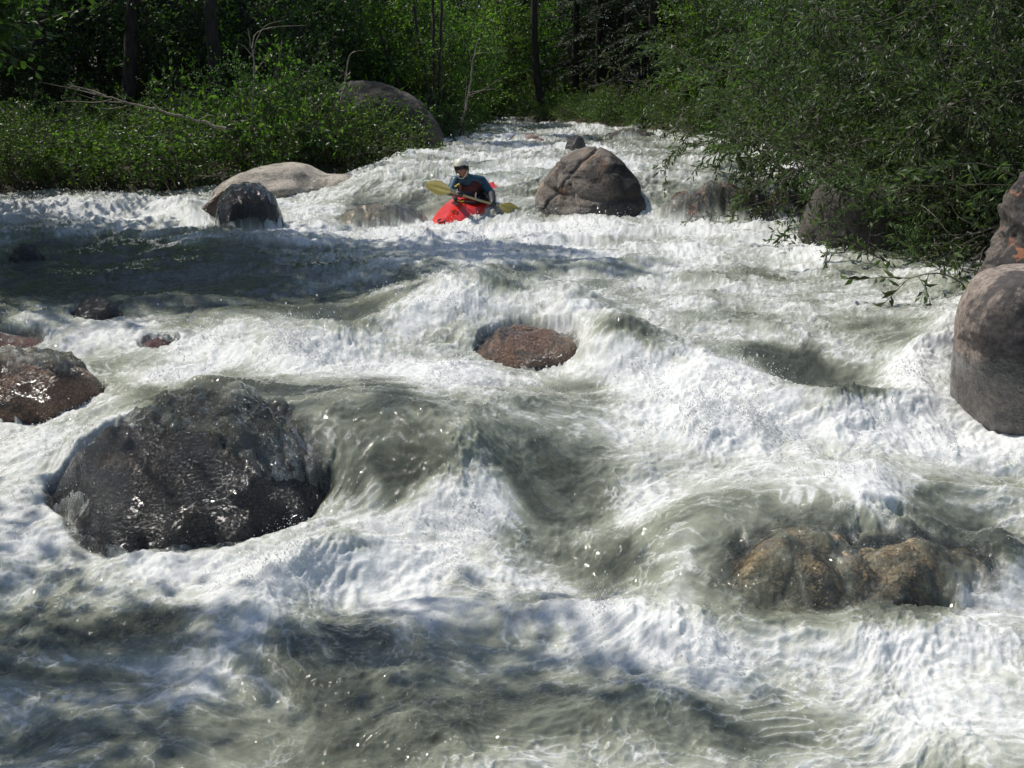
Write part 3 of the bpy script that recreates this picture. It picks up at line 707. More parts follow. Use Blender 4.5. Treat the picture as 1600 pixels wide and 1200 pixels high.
long_rock([(330, 312, .3), (340, 298, .6), (352, 287, .8), (372, 273, .95), (400, 262, 1), (435, 256, 1), (470, 256, .9), (492, 263, .75), (510, 270, .6), (535, 273, .5), (556, 275, .4), (566, 284, .2), (570, 296, .1)], 18.1, 1.05, .85, M_GREY,
   'long pale smooth rock with hollows lying along the left waters edge', 18)
# ---------------------------------------------------------------- vegetation
def leaves_mesh(P, D, L, Wd, rg, droop=.3):
    """one folded four cornered leaf at each point P along direction D"""
    n = len(P)
    D = D + rg.randn(n, 3) * .45; D[:, 2] -= droop * rg.rand(n); D /= np.linalg.norm(D, axis=1)[:, None]
    S_ = np.cross(D, rg.randn(n, 3)); S_ /= np.linalg.norm(S_, axis=1)[:, None] + 1e-9
    flat = np.array([0, 0, 1.]); S2 = np.cross(D, np.tile(flat, (n, 1))); S2 /= np.linalg.norm(S2, axis=1)[:, None] + 1e-6
    S_ = S_ * .55 + S2 * .6 * np.sign(rg.randn(n))[:, None]; S_ /= np.linalg.norm(S_, axis=1)[:, None] + 1e-9
    Nn = np.cross(D, S_)
    l = (L * (.6 + .7 * rg.rand(n)))[:, None]; w_ = (Wd * (.7 + .6 * rg.rand(n)))[:, None]
    a = P; b = P + D * l * .45 + S_ * w_ * .5 + Nn * l * .06; c = P + D * l - Nn * l * .10; d = P + D * l * .45 - S_ * w_ * .5 + Nn * l * .06
    V = np.stack([a, b, c, d], 1).reshape(-1, 3)
    return V, np.arange(n * 4).reshape(-1, 4)
def grow(seed, stems, H, spread, L, Wd, step, sub=8, twigs=5, droop=.35, lean=(0, 0), trunk_r=.02, leaf_from=.25, subl=.38, twl=.32, base_r=.25, clump=1, up=1., rand=.12):
    """stems, side branches, twigs, leaves: returns (Tubes, leaf V, leaf F, tone)"""
    rg = np.random.RandomState(seed); tb = Tubes(); LP, LD = [], []
    def path(p, d, ln, n, dr, wig):
        P = [np.array(p, float)]; d = np.array(d, float); d /= np.linalg.norm(d)
        for i in range(n):
            d = d + rg.randn(3) * wig + np.array([0, 0, -dr / n]); d /= np.linalg.norm(d)
            P.append(P[-1] + d * ln / n)
        return np.array(P)
    def pt(P, t):
        f = t * (len(P) - 1); i = min(int(f), len(P) - 2); return P[i] + (P[i + 1] - P[i]) * (f - i), P[i + 1] - P[i]
    for s in range(stems):
        a = rg.rand() * 6.283; ti = spread * (rg.rand() ** .7)
        d = (math.sin(ti) * math.cos(a) + lean[0], math.sin(ti) * math.sin(a) + lean[1], math.cos(ti) * up)
        ln = H * (.65 + .5 * rg.rand())
        P = path((base_r * math.cos(a) * rg.rand(), base_r * math.sin(a) * rg.rand(), -.1), d, ln, 9, droop, rand * .6)
        tb.tube(P, trunk_r * (.6 + .6 * rg.rand()), .003, 5)
        for k in range(sub):
            t = leaf_from + (1 - leaf_from) * (k + rg.rand()) / sub
            p, dd = pt(P, min(t, .98)); dd = dd / np.linalg.norm(dd)
            d2 = dd * .5 + rg.randn(3) * .62; d2[2] += .15
            P2 = path(p, d2, ln * subl * (.5 + .7 * rg.rand()) * (1.15 - .5 * t), 5, droop * .8, rand)
            tb.tube(P2, trunk_r * .32, .002, 4)
            for j in range(twigs):
                t2 = .15 + .85 * (j + rg.rand()) / twigs
                p3, d3 = pt(P2, min(t2, .97)); d3 = d3 / np.linalg.norm(d3) * .7 + rg.randn(3) * .55
                P3 = path(p3, d3, twl * (.6 + .8 * rg.rand()), 3, droop * .6, rand)
                tb.tube(P3, trunk_r * .12 + .0015, .001, 3)
                m = max(2, int(np.linalg.norm(P3[-1] - P3[0]) / step))
                tt = np.linspace(.1, 1, m)
                for q_ in tt:
                    pp, d4 = pt(P3, min(q_, .999)); 
                    LP.append(pp); LD.append(d4 / np.linalg.norm(d4) + rg.randn(3) * .5)
    P, D = np.array(LP), np.array(LD)
    if clump > 1:
        P = np.repeat(P, clump, 0) + rg.randn(len(P) * clump, 3) * L * .8; D = np.repeat(D, clump, 0)
    V, F = leaves_mesh(P, D, L, Wd, rg)
    return tb, V, F
def plant_mesh(names, tb, V, F, leafm, barkm, seed, parent):
    rg = np.random.RandomState(seed)
    tone = np.repeat(rg.rand(len(V) // 4) ** 1.3, 4)
    f = mesh_np(names[0], V, F, leafm, parent, smooth=False, attrs={'tone': tone})
    s = tb.build(names[1], barkm, parent)
    return f, s
PROTO = {}
def proto(key, names, root, leafm, barkm, seed, **k):
    r = empty(root, (0, 0, 0)); tb, V, F = grow(seed, **k)
    plant_mesh(names, tb, V, F, leafm, barkm, seed, r)
    PROTO[key] = [r, False]
def place(key, loc, rz, sc, label, cat, group=None, tilt=(0, 0)):
    pr = PROTO[key]
    if not pr[1]: r = pr[0]; pr[1] = True
    else:
        src = pr[0]; r = src.copy(); C.objects.link(r)
        for k in ('label', 'category', 'group', 'kind'):
            if k in r: del r[k]
        for ch in list(src.children):
            c_ = ch.copy(); c_.parent = r; C.objects.link(c_)
    r.location = loc; r.rotation_euler = (tilt[0], tilt[1], rz); r.scale = (sc, sc, sc) if not isinstance(sc, tuple) else sc
    return tag(r, label, cat, group)
FS = ('foliage', 'branches')
for i in range(3):
    proto('alder%d' % i, FS, 'leafy_shrub', LEAF, BARK, 100 + i, stems=15, H=1.0, spread=1.0, L=.055, Wd=.034, step=.036, sub=7, twigs=4, twl=.18, trunk_r=.009, droop=.25)
for i in range(3):
    proto('willow%d' % i, FS, 'willow_bush', LEAFB, BARK, 200 + i, stems=20, H=3.4, spread=1.25, L=.098, Wd=.030, step=.031, sub=12, twigs=6, twl=.38, trunk_r=.022, droop=.55, base_r=.5, subl=.36)
for i in range(3):
    proto('understory%d' % i, FS, 'young_tree', LEAFC, BARKD, 300 + i, stems=9, H=4.6, spread=.42, L=.12, Wd=.08, step=.085, sub=12, twigs=5, twl=.42, trunk_r=.028, droop=.15, leaf_from=.12, base_r=.7, subl=.30)
for i in range(2):
    proto('sapling%d' % i, FS, 'young_tree', LEAFS, BARKD, 350 + i, stems=8, H=5.0, spread=.38, L=.13, Wd=.085, step=.08, sub=13, twigs=6, twl=.42, trunk_r=.026, droop=.15, leaf_from=.08, base_r=.7, subl=.28)
for i in range(3):
    # a tall broadleaf tree: trunk with limbs
    proto('tree%d' % i, ('crown', 'trunk'), 'broadleaf_tree', LEAFC, BARK, 400 + i, stems=2, H=11, spread=.10, L=.17, Wd=.12, step=.13, sub=34, twigs=7, twl=.8, trunk_r=.10, droop=.08, leaf_from=.14, subl=.26, base_r=.2, clump=2)
def conifer(seed):
    rg = np.random.RandomState(seed); tb = Tubes(); H = 14
    P = np.stack([.1 * np.sin(np.linspace(0, 3, 12)), .1 * np.cos(np.linspace(0, 2, 12)), np.linspace(-.2, H, 12)], -1); tb.tube(P, .19, .02, 8)
    LP, LD = [], []
    for k in range(120):
        z = .5 + (H - .8) * (k / 120) ** 1.05; a = rg.rand() * 6.283; ln = (2.5 * (1 - z / H) + .3) * (.6 + .5 * rg.rand())
        d = np.array([math.cos(a), math.sin(a), 0]); side = np.array([-d[1], d[0], 0])
        Q = np.array([d * ln * t + np.array([0, 0, z - .30 * ln * t ** 1.6]) for t in np.linspace(0, 1, 6)]); tb.tube(Q, .022, .004, 4)
        if z < 2.2 and rg.rand() < .6: continue
        m = int(ln / .07)
        for t in np.linspace(.12, 1, m):
            p_ = d * ln * t + np.array([0, 0, z - .30 * ln * t ** 1.6]); wd = .42 * (1.05 - t) * min(1, ln)
            for s_ in (-1, 1):
                for u in (0., .5, .9):
                    LP.append(p_ + side * s_ * wd * u); LD.append(d * .6 + side * s_ + np.array([0, 0, -.35]))
    V, F = leaves_mesh(np.array(LP), np.array(LD), .17, .045, rg, .6)
    return tb, V, F
for i in range(2):
    r = empty('conifer', (0, 0, 0)); tb, V, F = conifer(500 + i); plant_mesh(('crown', 'trunk'), tb, V, F, NEEDLE, BARKD, i, r); PROTO['conifer%d' % i] = [r, False]

rg = np.random.RandomState(21)
def gz(x, y): return float(ground(np.array([x]), np.array([y]))[0])
def px_x(px, Y): return at(px, 300, Y)[0]
# shrubs lining the left bank, told apart by what they grow beside
LS = [ # px, Y, scale, kind, label
 (15, 18.6, 1.0, 0, 'low leafy shrub at the left edge of the photo above the shaded water'),
 (95, 18.9, .95, 1, 'yellowish leafy shrub beside the left edge, with taller dark woods behind'),
 (165, 18.7, 1.0, 2, 'bushy green shrub on the left bank below the tip of the fallen dead branch'),
 (225, 19.0, 1.05, 0, 'leafy shrub on the left bank below the middle of the fallen dead branch'),
 (285, 18.9, 1.15, 1, 'leafy shrub on the left bank below the butt of the fallen dead branch'),
 (345, 20.0, 1.15, 2, 'tall leafy shrub with upright shoots behind the left end of the long pale rock'),
 (400, 20.5, 1.3, 0, 'tall sunlit shrub with upright shoots behind the middle of the long pale rock'),
 (455, 20.8, 1.1, 1, 'sunlit shrub behind the right half of the long pale rock'),
 (505, 21.2, 1.15, 2, 'bright green shrub behind the narrow tip of the long pale rock'),
 (548, 21.6, 1.0, 0, 'shrub with bright shoots left of the crooked bare stem'),
 (590, 22.0, .95, 1, 'shrub with bright shoots covering the front of the huge dark bank boulder'),
 (630, 22.6, .85, 2, 'small leafy shrub hanging over the water at the foot of the bank boulder'),
]
for px, Y, s, k, lab in LS:
    x_ = px_x(px, Y); place('alder%d' % k, (x_, Y, gz(x_, Y)), rg.rand() * 6, (s * 1.3, s * 1.3, s * (1.12 if px < 330 else 1.75 if px < 470 else 1.4)), lab, 'shrub')
G2 = 'mixed shrubs in the second row on the left bank'
for px, Y, s in [(-60, 18.8, 1.2), (-130, 19.4, 1.2), (50, 20.4, 1.2), (130, 20.6, 1.15), (205, 20.8, 1.1), (270, 21.2, 1.3), (335, 21.6, 1.3), (390, 22, 1.4), (440, 22.6, 1.4), (490, 23, 1.4), (20, 22, 1.3), (90, 22.4, 1.3), (160, 22.6, 1.4), (230, 23, 1.3), (300, 23.6, 1.4), (520, 24.5, 1.4), (560, 27, 1.5), (575, 23.2, 1.6), (610, 23.4, 1.5), (545, 23, 1.7), (640, 23.6, 1.1)]:
    x_ = px_x(px, Y); place('alder%d' % rg.randint(3), (x_, Y, gz(x_, Y)), rg.rand() * 6, s * .8 * (.9 + .2 * rg.rand()), 'one of the tangled dark green shrubs massed behind the waterside row on the left bank', 'shrub', G2)
for px, Y, s, lab in [(372, 20.8, .42, 'tall leafy sapling rising above the shrubs behind the long pale rock'), (340, 21.5, .34, 'short leafy sapling left of the tall one on the left bank'), (430, 22.5, .44, 'leafy sapling on the left bank, right of the bare grey stem'), (275, 21.8, .28, 'low leafy sapling behind the middle of the fallen dead branch'), (150, 21.5, .24, 'small leafy sapling above the tip of the fallen dead branch'), (490, 23, .4, 'leafy sapling just left of the crooked bare stem'), (60, 21, .22, 'small leafy sapling near the left edge among the shrubs')]:
    x_ = px_x(px, Y); place('understory%d' % rg.randint(3), (x_, Y, gz(x_, Y)), rg.rand() * 6, (s, s, s * 1.15), lab, 'sapling')
for i in range(34):
    Y = 27 + i * .75; sd = i % 2; b_ = bank(Y)[sd]; x_ = b_ + (.35 + .3 * rg.rand()) * (1 if sd else -1)
    place('alder%d' % rg.randint(3), (x_, Y, max(gz(x_, Y), zb(Y) + .05)), rg.rand() * 6, .75 + .5 * rg.rand(), 'low shrub overhanging the %s waters edge far upstream' % ('right' if sd else 'left'), 'shrub', 'low shrubs along the %s waters edge far upstream' % ('right' if sd else 'left'))
for px, Y, s in [(905, 41, 1.3), (935, 39.5, 1.2), (965, 38, 1.2), (995, 37, 1.2), (1025, 35.5, 1.2), (860, 46, 1.2), (1060, 34, 1.3), (835, 49, 1.1)]:
    x_ = px_x(px, Y); place('alder%d' % rg.randint(3), (x_, Y, gz(x_, Y)), rg.rand() * 6, s, 'low shrub covering the bank behind the flat grey rock at the bend', 'shrub', 'low shrubs on the bank at the bend')
# low plants right at the waters edge
for px, Y, s in [(40, 18.1, .5), (120, 18.15, .45), (185, 18.1, .5), (250, 18.15, .45), (310, 18.3, .5), (585, 21.0, .5), (540, 20.4, .45), (655, 23.4, .6), (0, 18.2, .55), (80, 18.2, .5)]:
    x_ = px_x(px, Y); place('alder%d' % rg.randint(3), (x_, Y, gz(x_, Y) + .02), rg.rand() * 6, s, 'small leafy plant at the waters edge in front of the left bank shrubs', 'plant', 'small plants along the left waters edge')
# saplings with thin trunks behind the big bank boulder, centre of the photo
SAP = [(640, 31, .8), (668, 33, .9), (690, 36, .9), (715, 35, .85), (745, 40, 1), (770, 44, 1), (800, 52, 1.1), (610, 30, .8), (575, 31, .9), (700, 30.5, .55), (660, 29, .6), (735, 44, .8), (830, 56, 1.2), (860, 58, 1.2), (760, 55, 1.2), (720, 50, 1.2), (890, 55, 1.1), (785, 62, 1.3), (845, 64, 1.3), (675, 44, 1.2), (630, 40, 1.2), (545, 34, 1), (515, 36, 1.1), (580, 38, 1.2)]
for px, Y, s in SAP:
    x_ = px_x(px, Y); place('sapling%d' % rg.randint(2), (x_, Y, gz(x_, Y)), rg.rand() * 6, s, 'slender many stemmed young tree in the green woods beyond the bank boulder', 'tree', 'young trees at the river bend')
for px, Y, s in [(20, 25, .8), (75, 24.5, .75), (190, 26, .85), (250, 25.5, .8), (350, 25.5, .8), (420, 26, .9), (470, 26.5, .9), (130, 29, 1.), (300, 29, 1.), (380, 30, 1.), (520, 29, .95), (-60, 24, .9), (-40, 30, 1.1), (230, 33, 1.1), (450, 34, 1.1), (60, 34, 1.1)]:
    x_ = px_x(px, Y); place('understory%d' % rg.randint(3), (x_, Y, gz(x_, Y)), rg.rand() * 6, s, 'young many stemmed tree in the dim woods behind the left bank shrubs', 'tree', 'young trees behind the left bank')
for px, Y, s in [(35, 28, 1), (110, 31, 1), (205, 28, 1.), (270, 34, 1.1), (330, 31, 1), (405, 29, 1), (480, 33, 1.1), (545, 40, 1.2), (-90, 28, 1), (-40, 36, 1.1), (150, 40, 1.2), (380, 42, 1.2), (250, 46, 1.3), (60, 44, 1.2), (470, 48, 1.3), (320, 54, 1.3), (-200, 26, 1), (-300, 32, 1.1), (180, 34, 1.1)]:
    x_ = px_x(px, Y); place('conifer%d' % rg.randint(2), (x_, Y, gz(x_, Y)), rg.rand() * 6, s, 'dark conifer in the shaded woods behind the left bank', 'tree', 'dark conifers behind the left bank')
for px, Y, s in [(900, 46, 1), (935, 44, 1), (975, 42, 1), (1015, 40, 1), (1050, 44, 1), (915, 54, 1.2), (960, 54, 1.2), (1010, 52, 1.2), (1080, 50, 1.2), (880, 64, 1.3), (820, 72, 1.4), (765, 76, 1.4), (700, 72, 1.4), (560, 66, 1.4), (500, 62, 1.4), (655, 74, 1.3), (1140, 46, 1.1), (1210, 42, 1.1), (1300, 40, 1.1), (1400, 38, 1.1), (1500, 36, 1.1), (1600, 34, 1.1), (1700, 34, 1.), (740, 90, 1.5), (860, 92, 1.5), (920, 80, 1.5), (800, 98, 1.6), (680, 96, 1.5), (980, 76, 1.5), (1050, 70, 1.5)]:
    x_ = px_x(px, Y); place('conifer%d' % rg.randint(2), (x_, Y, gz(x_, Y)), rg.rand() * 6, s, 'dark conifer in the deep woods at the bend and behind the right bank', 'tree', 'dark conifers at the bend and right bank')
for px, Y, s in [(560, 46, 1.), (655, 50, 1.), (700, 56, 1.1), (745, 66, 1.2), (790, 70, 1.2), (850, 70, 1.2), (560, 56, 1.1), (480, 42, 1.), (520, 50, 1.), (400, 38, 1), (100, 38, 1), (10, 42, 1), (320, 44, 1), (1100, 56, 1.1), (1000, 62, 1.2), (900, 74, 1.2)]:
    x_ = px_x(px, Y); place('tree%d' % rg.randint(3), (x_, Y, gz(x_, Y)), rg.rand() * 6, s, 'tall leafy tree standing in the woods beyond the river', 'tree', 'tall leafy trees in the woods')
# right bank: overhanging willows, front to back
WL = [ # px, Y, scale, kind, rz, label
 (1500, 12.9, .55, 2, 4.2, 'low dark willow bush trailing its twigs in the water beside the dull grey boulder'),
 (1560, 13.6, .95, 0, 0, 'large willow bush reaching over the water above the dull grey boulder'),
 (1690, 12.8, 1.0, 1, 1, 'willow bush at the right edge of the photo behind the lichened boulder'),
 (1480, 15.8, 1.0, 2, 2, 'willow bush leaning left over the river, behind the largest willow'),
 (1560, 15.8, 1.25, 0, 3, 'tall dark willow bush behind the willow at the right edge'),
 (1420, 19.8, 1.0, 1, 4, 'grey green willow bush in the middle of the right bank'),
 (1450, 19.5, 1.4, 2, 5, 'tall willow bush behind the middle of the right bank'),
 (1385, 24, 1.05, 0, 1.5, 'drooping willow bush with a bare pale branch hanging to the water'),
 (1300, 28.5, 1.1, 1, 2.5, 'willow bush over the far right waters edge'),
 (1200, 33, 1.1, 2, 3.5, 'farthest willow bush of the right bank, with yellow green shoots'),
 (1370, 25, 1.5, 1, .5, 'tall willow bush behind the drooping one on the right bank'),
 (1270, 31, 1.5, 0, 4.5, 'tall willow bush behind the far right waters edge')]
for px, Y, s, k, rz, lab in WL:
    x_ = px_x(px, Y); place('willow%d' % k, (x_, Y, max(gz(x_, Y), zb(Y) + .15)), rz, s, lab, 'willow bush')
for px, Y, s in [(1700, 14, 1.3), (1650, 18, 1.4), (1600, 22, 1.6), (1500, 24, 1.6), (1420, 30, 1.7), (1800, 13, 1.2), (1560, 29, 1.7), (1700, 24, 1.6), (1350, 36, 1.8), (1200, 36, 1.6)]:
    x_ = px_x(px, Y); place('willow%d' % rg.randint(3), (x_, Y, gz(x_, Y)), rg.rand() * 6, s, 'one of the dark willow bushes massed deep behind the right bank', 'willow bush', 'willow bushes deep behind the right bank')
for px, Y, s, k, lab in [(880, 50, .9, 0, 'rounded shrub above the rosy peaked rock at the far bend'), (930, 42, 1.1, 1, 'brownish green shrub above the low brownish rock'), (970, 39, 1.25, 2, 'broad leafy shrub over the flat grey rock upstream'), (1010, 37, 1.2, 0, 'leafy shrub left of the farthest right bank willow'), (905, 46, .8, 2, 'small shrub between the two far rocks'), (1050, 35.5, .9, 1, 'low shrub behind the small grey rock on the right bank'), (1085, 33, 1.1, 0, 'shrub at the waters edge just left of the farthest willow'), (950, 40, 1.0, 1, 'dark low shrub overhanging the bank above the flat grey rock'), (895, 43, .9, 0, 'low shrub on the bare bank between the far rocks and the right shrubs')]:
    x_ = px_x(px, Y); place('alder%d' % k, (x_, Y, max(gz(x_, Y), zb(Y) + .1)), rg.rand() * 6, s * 1.1, lab, 'shrub')
for px, Y, s, k, lab in [(690, 27.5, .6, 0, 'small shrub at the waters edge right of the huge bank boulder'), (720, 33, .7, 1, 'low bush at the waters edge below the slanting bare stems'), (745, 40, .7, 2, 'low bush at the far left waters edge by the bend'), (785, 52, .9, 0, 'distant bush where the river disappears round the bend')]:
    x_ = px_x(px, Y); place('alder%d' % k, (x_, Y, max(gz(x_, Y), zb(Y))), rg.rand() * 6, s * 1.2, lab, 'shrub')
# trees on the near left bank, beyond the frame: they shade the left of the river
for x_, Y, s, k, ln in [(-9.4, 13.9, .84, 0, .2), (-9.4, 14.9, .86, 1, .2), (-9.6, 15.7, .7, 2, .1), (-11.2, 14.6, 1.0, 2, .1), (-10.6, 15.2, .9, 0, .1), (-10.2, 14.0, 1., 1, .12), (-9.2, 15.6, .75, 2, .22), (-9.9, 14.6, .8, 0, .25), (-9.0, 14.4, .7, 1, .25), (-9.2, 15.0, .85, 1, .1),
     (-7.9, 7.0, .78, 1, .06), (-8.0, 5.2, .8, 2, .08), (-8.1, 3.2, .8, 0, .1), (-9.2, 6.2, .9, 2, .06), (-9.6, 4.2, .9, 1, .06), (-8.3, 1.2, .85, 0, .12), (-8.6, 5.7, .8, 0, .1), (-8.8, 2.4, .9, 1, .1), (-8.3, 4.2, .75, 2, .12), (-7.6, 6.1, .6, 1, .1), (-7.6, 6.8, .92, 0, .1), (-7.8, 4.9, .95, 1, .1), (-7.9, 3.0, .95, 2, .1), (-8.1, 1.8, .95, 1, .12)]:
    if Y < 8: x_ -= .8; ln *= .2; s *= .82; Y -= .2
    place('tree%d' % k, (x_, Y, gz(x_, Y)), 0, (s * 1.2, s * 1.15, s), 'leafy tree on the near left bank casting shade over the rapids', 'tree', 'leafy trees on the near left bank', (0, ln * .6))

for px, Y, s, lab in [(1105, 30.5, .85, 'bright yellow green leafy tree above the farthest right bank willows'), (1075, 34, .9, 'sunlit leafy tree left of the bright yellow green one on the right bank'), (1180, 27.5, .8, 'sunlit leafy tree rising through the willows of the right bank')]:
    x_ = px_x(px, Y); place('sapling%d' % rg.randint(2), (x_, Y, max(gz(x_, Y), zb(Y) + .1)), rg.rand() * 6, s, lab, 'tree')
# bare stems and dead branches
def dead(pts, Y, r0, r1, label, twigs=(), mat=DEAD, name='dead_branch', seed=0, cat='branch', dY=0):
    rg_ = np.random.RandomState(seed); tb = Tubes()
    P = np.array([at(a, b, Y + dY * i / (len(pts) - 1)) for i, (a, b) in enumerate(pts)]); base = P[0].copy()
    Q = catmull(P, 18) + rg_.randn(18, 3) * .012; tb.tube(Q - base, r0, r1, 7)
    for tw in twigs:
        yy = Y + dY * .5
        T = catmull(np.array([at(a, b, yy + rg_.randn() * .06) for a, b in tw]), 9); tb.tube(T - base, r1 * 1.3 + .003, .002, 5)
    o = tb.build(name, mat); o.location = base
    return tag(o, label, cat)
dead([(352, 200), (300, 185), (250, 173), (200, 160), (155, 148), (105, 131)], 18.0, .026, .006, 'long pale fallen dead branch lying over the left bank shrubs',
   [[(250, 173), (238, 160), (228, 153)], [(200, 162), (190, 152), (180, 145)], [(165, 150), (140, 140), (100, 134)], [(175, 155), (150, 160), (110, 158), (85, 160)], [(150, 148), (120, 140), (62, 128)], [(245, 175), (235, 192), (212, 198)], [(310, 188), (325, 180), (336, 182)], [(205, 164), (170, 170), (140, 166)], [(195, 160), (160, 158), (125, 148)]], seed=1)
dead([(396, 225), (395, 170), (398, 110), (394, 80), (388, 45)], 20.5, .022, .008, 'bare grey upright dead stem among the left bank shrubs',
   [[(397, 115), (412, 95), (428, 82)], [(396, 90), (384, 75), (372, 66)], [(396, 150), (415, 140), (430, 130)], [(395, 85), (402, 60), (415, 40), (440, 32)], [(394, 75), (400, 52), (430, 42), (478, 40)]], seed=2)
dead([(518, 215), (528, 170), (538, 140), (541, 122), (545, 117)], 22.5, .035, .012, 'crooked bare stem with two pale tips in front of the bank boulder',
   [[(541, 122), (537, 112), (531, 110)], [(545, 117), (547, 113), (546, 107)], [(540, 125), (545, 90), (556, 80), (572, 79)]], seed=3)
dead([(718, 212), (728, 165), (736, 120), (742, 80), (752, 50)], 27.5, .030, .006, 'slanting grey bare stem leaning over the water right of the bank boulder',
   [[(738, 110), (733, 80), (722, 60)], [(736, 120), (740, 90), (745, 62)], [(731, 150), (755, 140), (785, 120)], [(731, 145), (760, 140), (775, 139)], [(741, 85), (755, 82), (766, 83)], [(726, 170), (729, 130), (728, 115)]], seed=4)
dead([(715, 225), (722, 200), (733, 160)], 27.2, .026, .012, 'dark slanting stem just left of the slanting grey bare stem', [[(722, 200), (700, 180), (680, 170)]], mat=BARKD, seed=5)
for i, (a, lab) in enumerate([([(672, 172), (667, 130), (658, 80), (646, 10)], 'thin dark trunk leaning left, first behind the bank boulder'), ([(678, 180), (678, 120), (677, 60), (677, -30)], 'thin upright dark trunk, second behind the bank boulder'),
      ([(686, 185), (687, 120), (689, 60), (690, -40)], 'thin upright dark trunk, third behind the bank boulder'), ([(628, 150), (615, 110), (600, 70), (592, 40)], 'thin dark trunk curving left above the bank boulder'),
      ([(846, 165), (838, 110), (835, 50), (835, -30)], 'thick straight dark trunk at the bend right of the green woods'), ([(202, 150), (204, 80), (207, 20), (205, -40)], 'dark tree trunk in the dim woods behind the fallen dead branch'),
      ([(60, 160), (58, 90), (64, 30), (66, -40)], 'dark tree trunk in the dim woods near the left edge'), ([(338, 150), (336, 90), (330, 40), (332, -40)], 'dark tree trunk in the woods left of the bare upright stem')]):
    dead(a, 28.5 if i < 4 else (44 if i == 4 else 24.5), .05 if i < 4 else .16, .035 if i < 4 else .13, lab, mat=BARKD, name='tree_trunk', cat='trunk', seed=10 + i)
dead([(836, 196), (841, 182), (846, 170)], 43.4, .05, .035, 'pale stick leaning against the rosy peaked rock at the far bend', seed=20)
dead([(802, 190), (815, 193), (830, 197), (850, 198)], 43.0, .12, .05, 'dark driftwood log lying at the far bend below the rosy rock', mat=BARKD, seed=21, name='driftwood_log', cat='log')
dead([(1068, 168), (1060, 190), (1050, 203), (1041, 211)], 26, .006, .020, 'bare pale branch hanging down to the water at the far right bank', [[(1062, 185), (1075, 190), (1072, 208)]], seed=22)
dead([(700, 228), (706, 222), (712, 220), (708, 215)], 25.5, .05, .02, 'dark snag in the water at the foot of the bank boulder', mat=BARKD, seed=23, name='snag', cat='snag')
dead([(1345, 372), (1320, 392), (1292, 398), (1281, 392)], 12.0, .012, .004, 'forked dark twig dipping into the water below the willow', [[(1292, 398), (1288, 415), (1286, 428)], [(1300, 397), (1293, 410), (1280, 405)], [(1320, 392), (1318, 375), (1300, 365)]], mat=BARKD, seed=24)
dead([(1365, 385), (1361, 398), (1353, 412)], 12.2, .008, .003, 'short dark twig touching the water right of the forked one', [[(1361, 398), (1370, 392), (1382, 390)]], mat=BARKD, seed=25)
dead([(1420, 395), (1402, 400), (1398, 425)], 12.0, .009, .003, 'dark twig with a sideways stub touching the water under the willow', [[(1400, 424), (1390, 428), (1382, 426)], [(1405, 402), (1412, 388), (1424, 380)]], mat=BARKD, seed=26)
dead([(1600, 345), (1560, 352), (1500, 372), (1460, 384)], 11.4, .012, .003, 'grey bare branch reaching left from behind the lichened boulder', [[(1500, 372), (1480, 362), (1463, 340), (1440, 320)], [(1540, 358), (1500, 340), (1485, 318)], [(1560, 352), (1520, 366), (1470, 366)]], seed=27)
import bmesh
# ---------------------------------------------------------------- the kayak
RED = plain('red_plastic', (.70, .032, .020), .34, .12, coat=.5)
BLK = plain('black_neoprene', (.014, .014, .016), .55, .3, bump=.4, bscale=40, coat=.25)
TEAL = plain('teal_fabric', (.008, .058, .10), .6, .25, bump=.5, bscale=25, coat=.15)
MAROON = plain('dark_red_vest', (.085, .014, .013), .7, .25, bump=.5, bscale=30)
CREAM = plain('cream_plastic', (.74, .70, .56), .35, .05, coat=.6)
YEL = plain('yellow_plastic', (.58, .46, .13), .4, .1, coat=.5)
YEL2 = plain('bright_yellow', (.75, .55, .04), .4, .1)
SHAFT = plain('olive_shaft', (.26, .25, .13), .4, .1, coat=.4)
SKIN = plain('skin', (.30, .15, .10), .55, .12)
HAIR = plain('dark_hair', (.02, .014, .01), .7, .2)
STRAP = plain('pale_strap', (.70, .66, .52), .6, .08)
GLASS = plain('dark_lens', (.02, .015, .012), .08, .1, coat=1)
def smoothed(me_obj):
    return me_obj
KO = Vector(at(738, 324, 16.35))
hv = Vector((-.36, -.90, -.21)).normalized()
lv = Vector((0, 0, 1)).cross(hv).normalized(); uv_ = hv.cross(lv).normalized()
roll = Matrix.Rotation(R(-9), 3, hv); lv = roll @ lv; uv_ = roll @ uv_
KM = Matrix((hv, lv, uv_)).transposed().to_4x4(); KM.translation = KO
kay = empty('kayak', (0, 0, 0)); kay.matrix_world = KM
tag(kay, 'red whitewater kayak dropping over the ledge with its bow in the foam', 'kayak')
n, mm_ = 70, 48
s_ = np.linspace(-1, 1, n); xk = np.where(s_ > 0, s_ * 1.26, s_ * .84)
wk = .335 * (1 - np.abs(s_) ** 2.6) ** .62 + .012; wk[0] = wk[-1] = .02
dk = np.interp(s_, [-1, -.8, -.35, .0, .35, .6, .85, 1], [.10, .15, .18, .19, .20, .15, .10, .05])
hk = np.interp(s_, [-1, -.7, 0, .7, 1], [-.02, .10, .15, .11, -.02])
rk = np.where(s_ > 0, .10, .05) * np.abs(s_) ** 2.6
th = np.linspace(0, 2 * np.pi, mm_, endpoint=False); c, k = np.cos(th), np.sin(th)
ex = 2 / 2.7
yy = np.sign(c) * np.abs(c) ** ex; zz = np.sign(k) * np.abs(k) ** ex
up_ = k > 0
zz = np.where(up_, np.abs(zz) * (1 - .15 * np.abs(c)), zz)
V = np.stack([np.repeat(xk[:, None], mm_, 1), wk[:, None] * yy[None], rk[:, None] + np.where(up_[None], dk[:, None] * zz[None], hk[:, None] * zz[None])], -1)
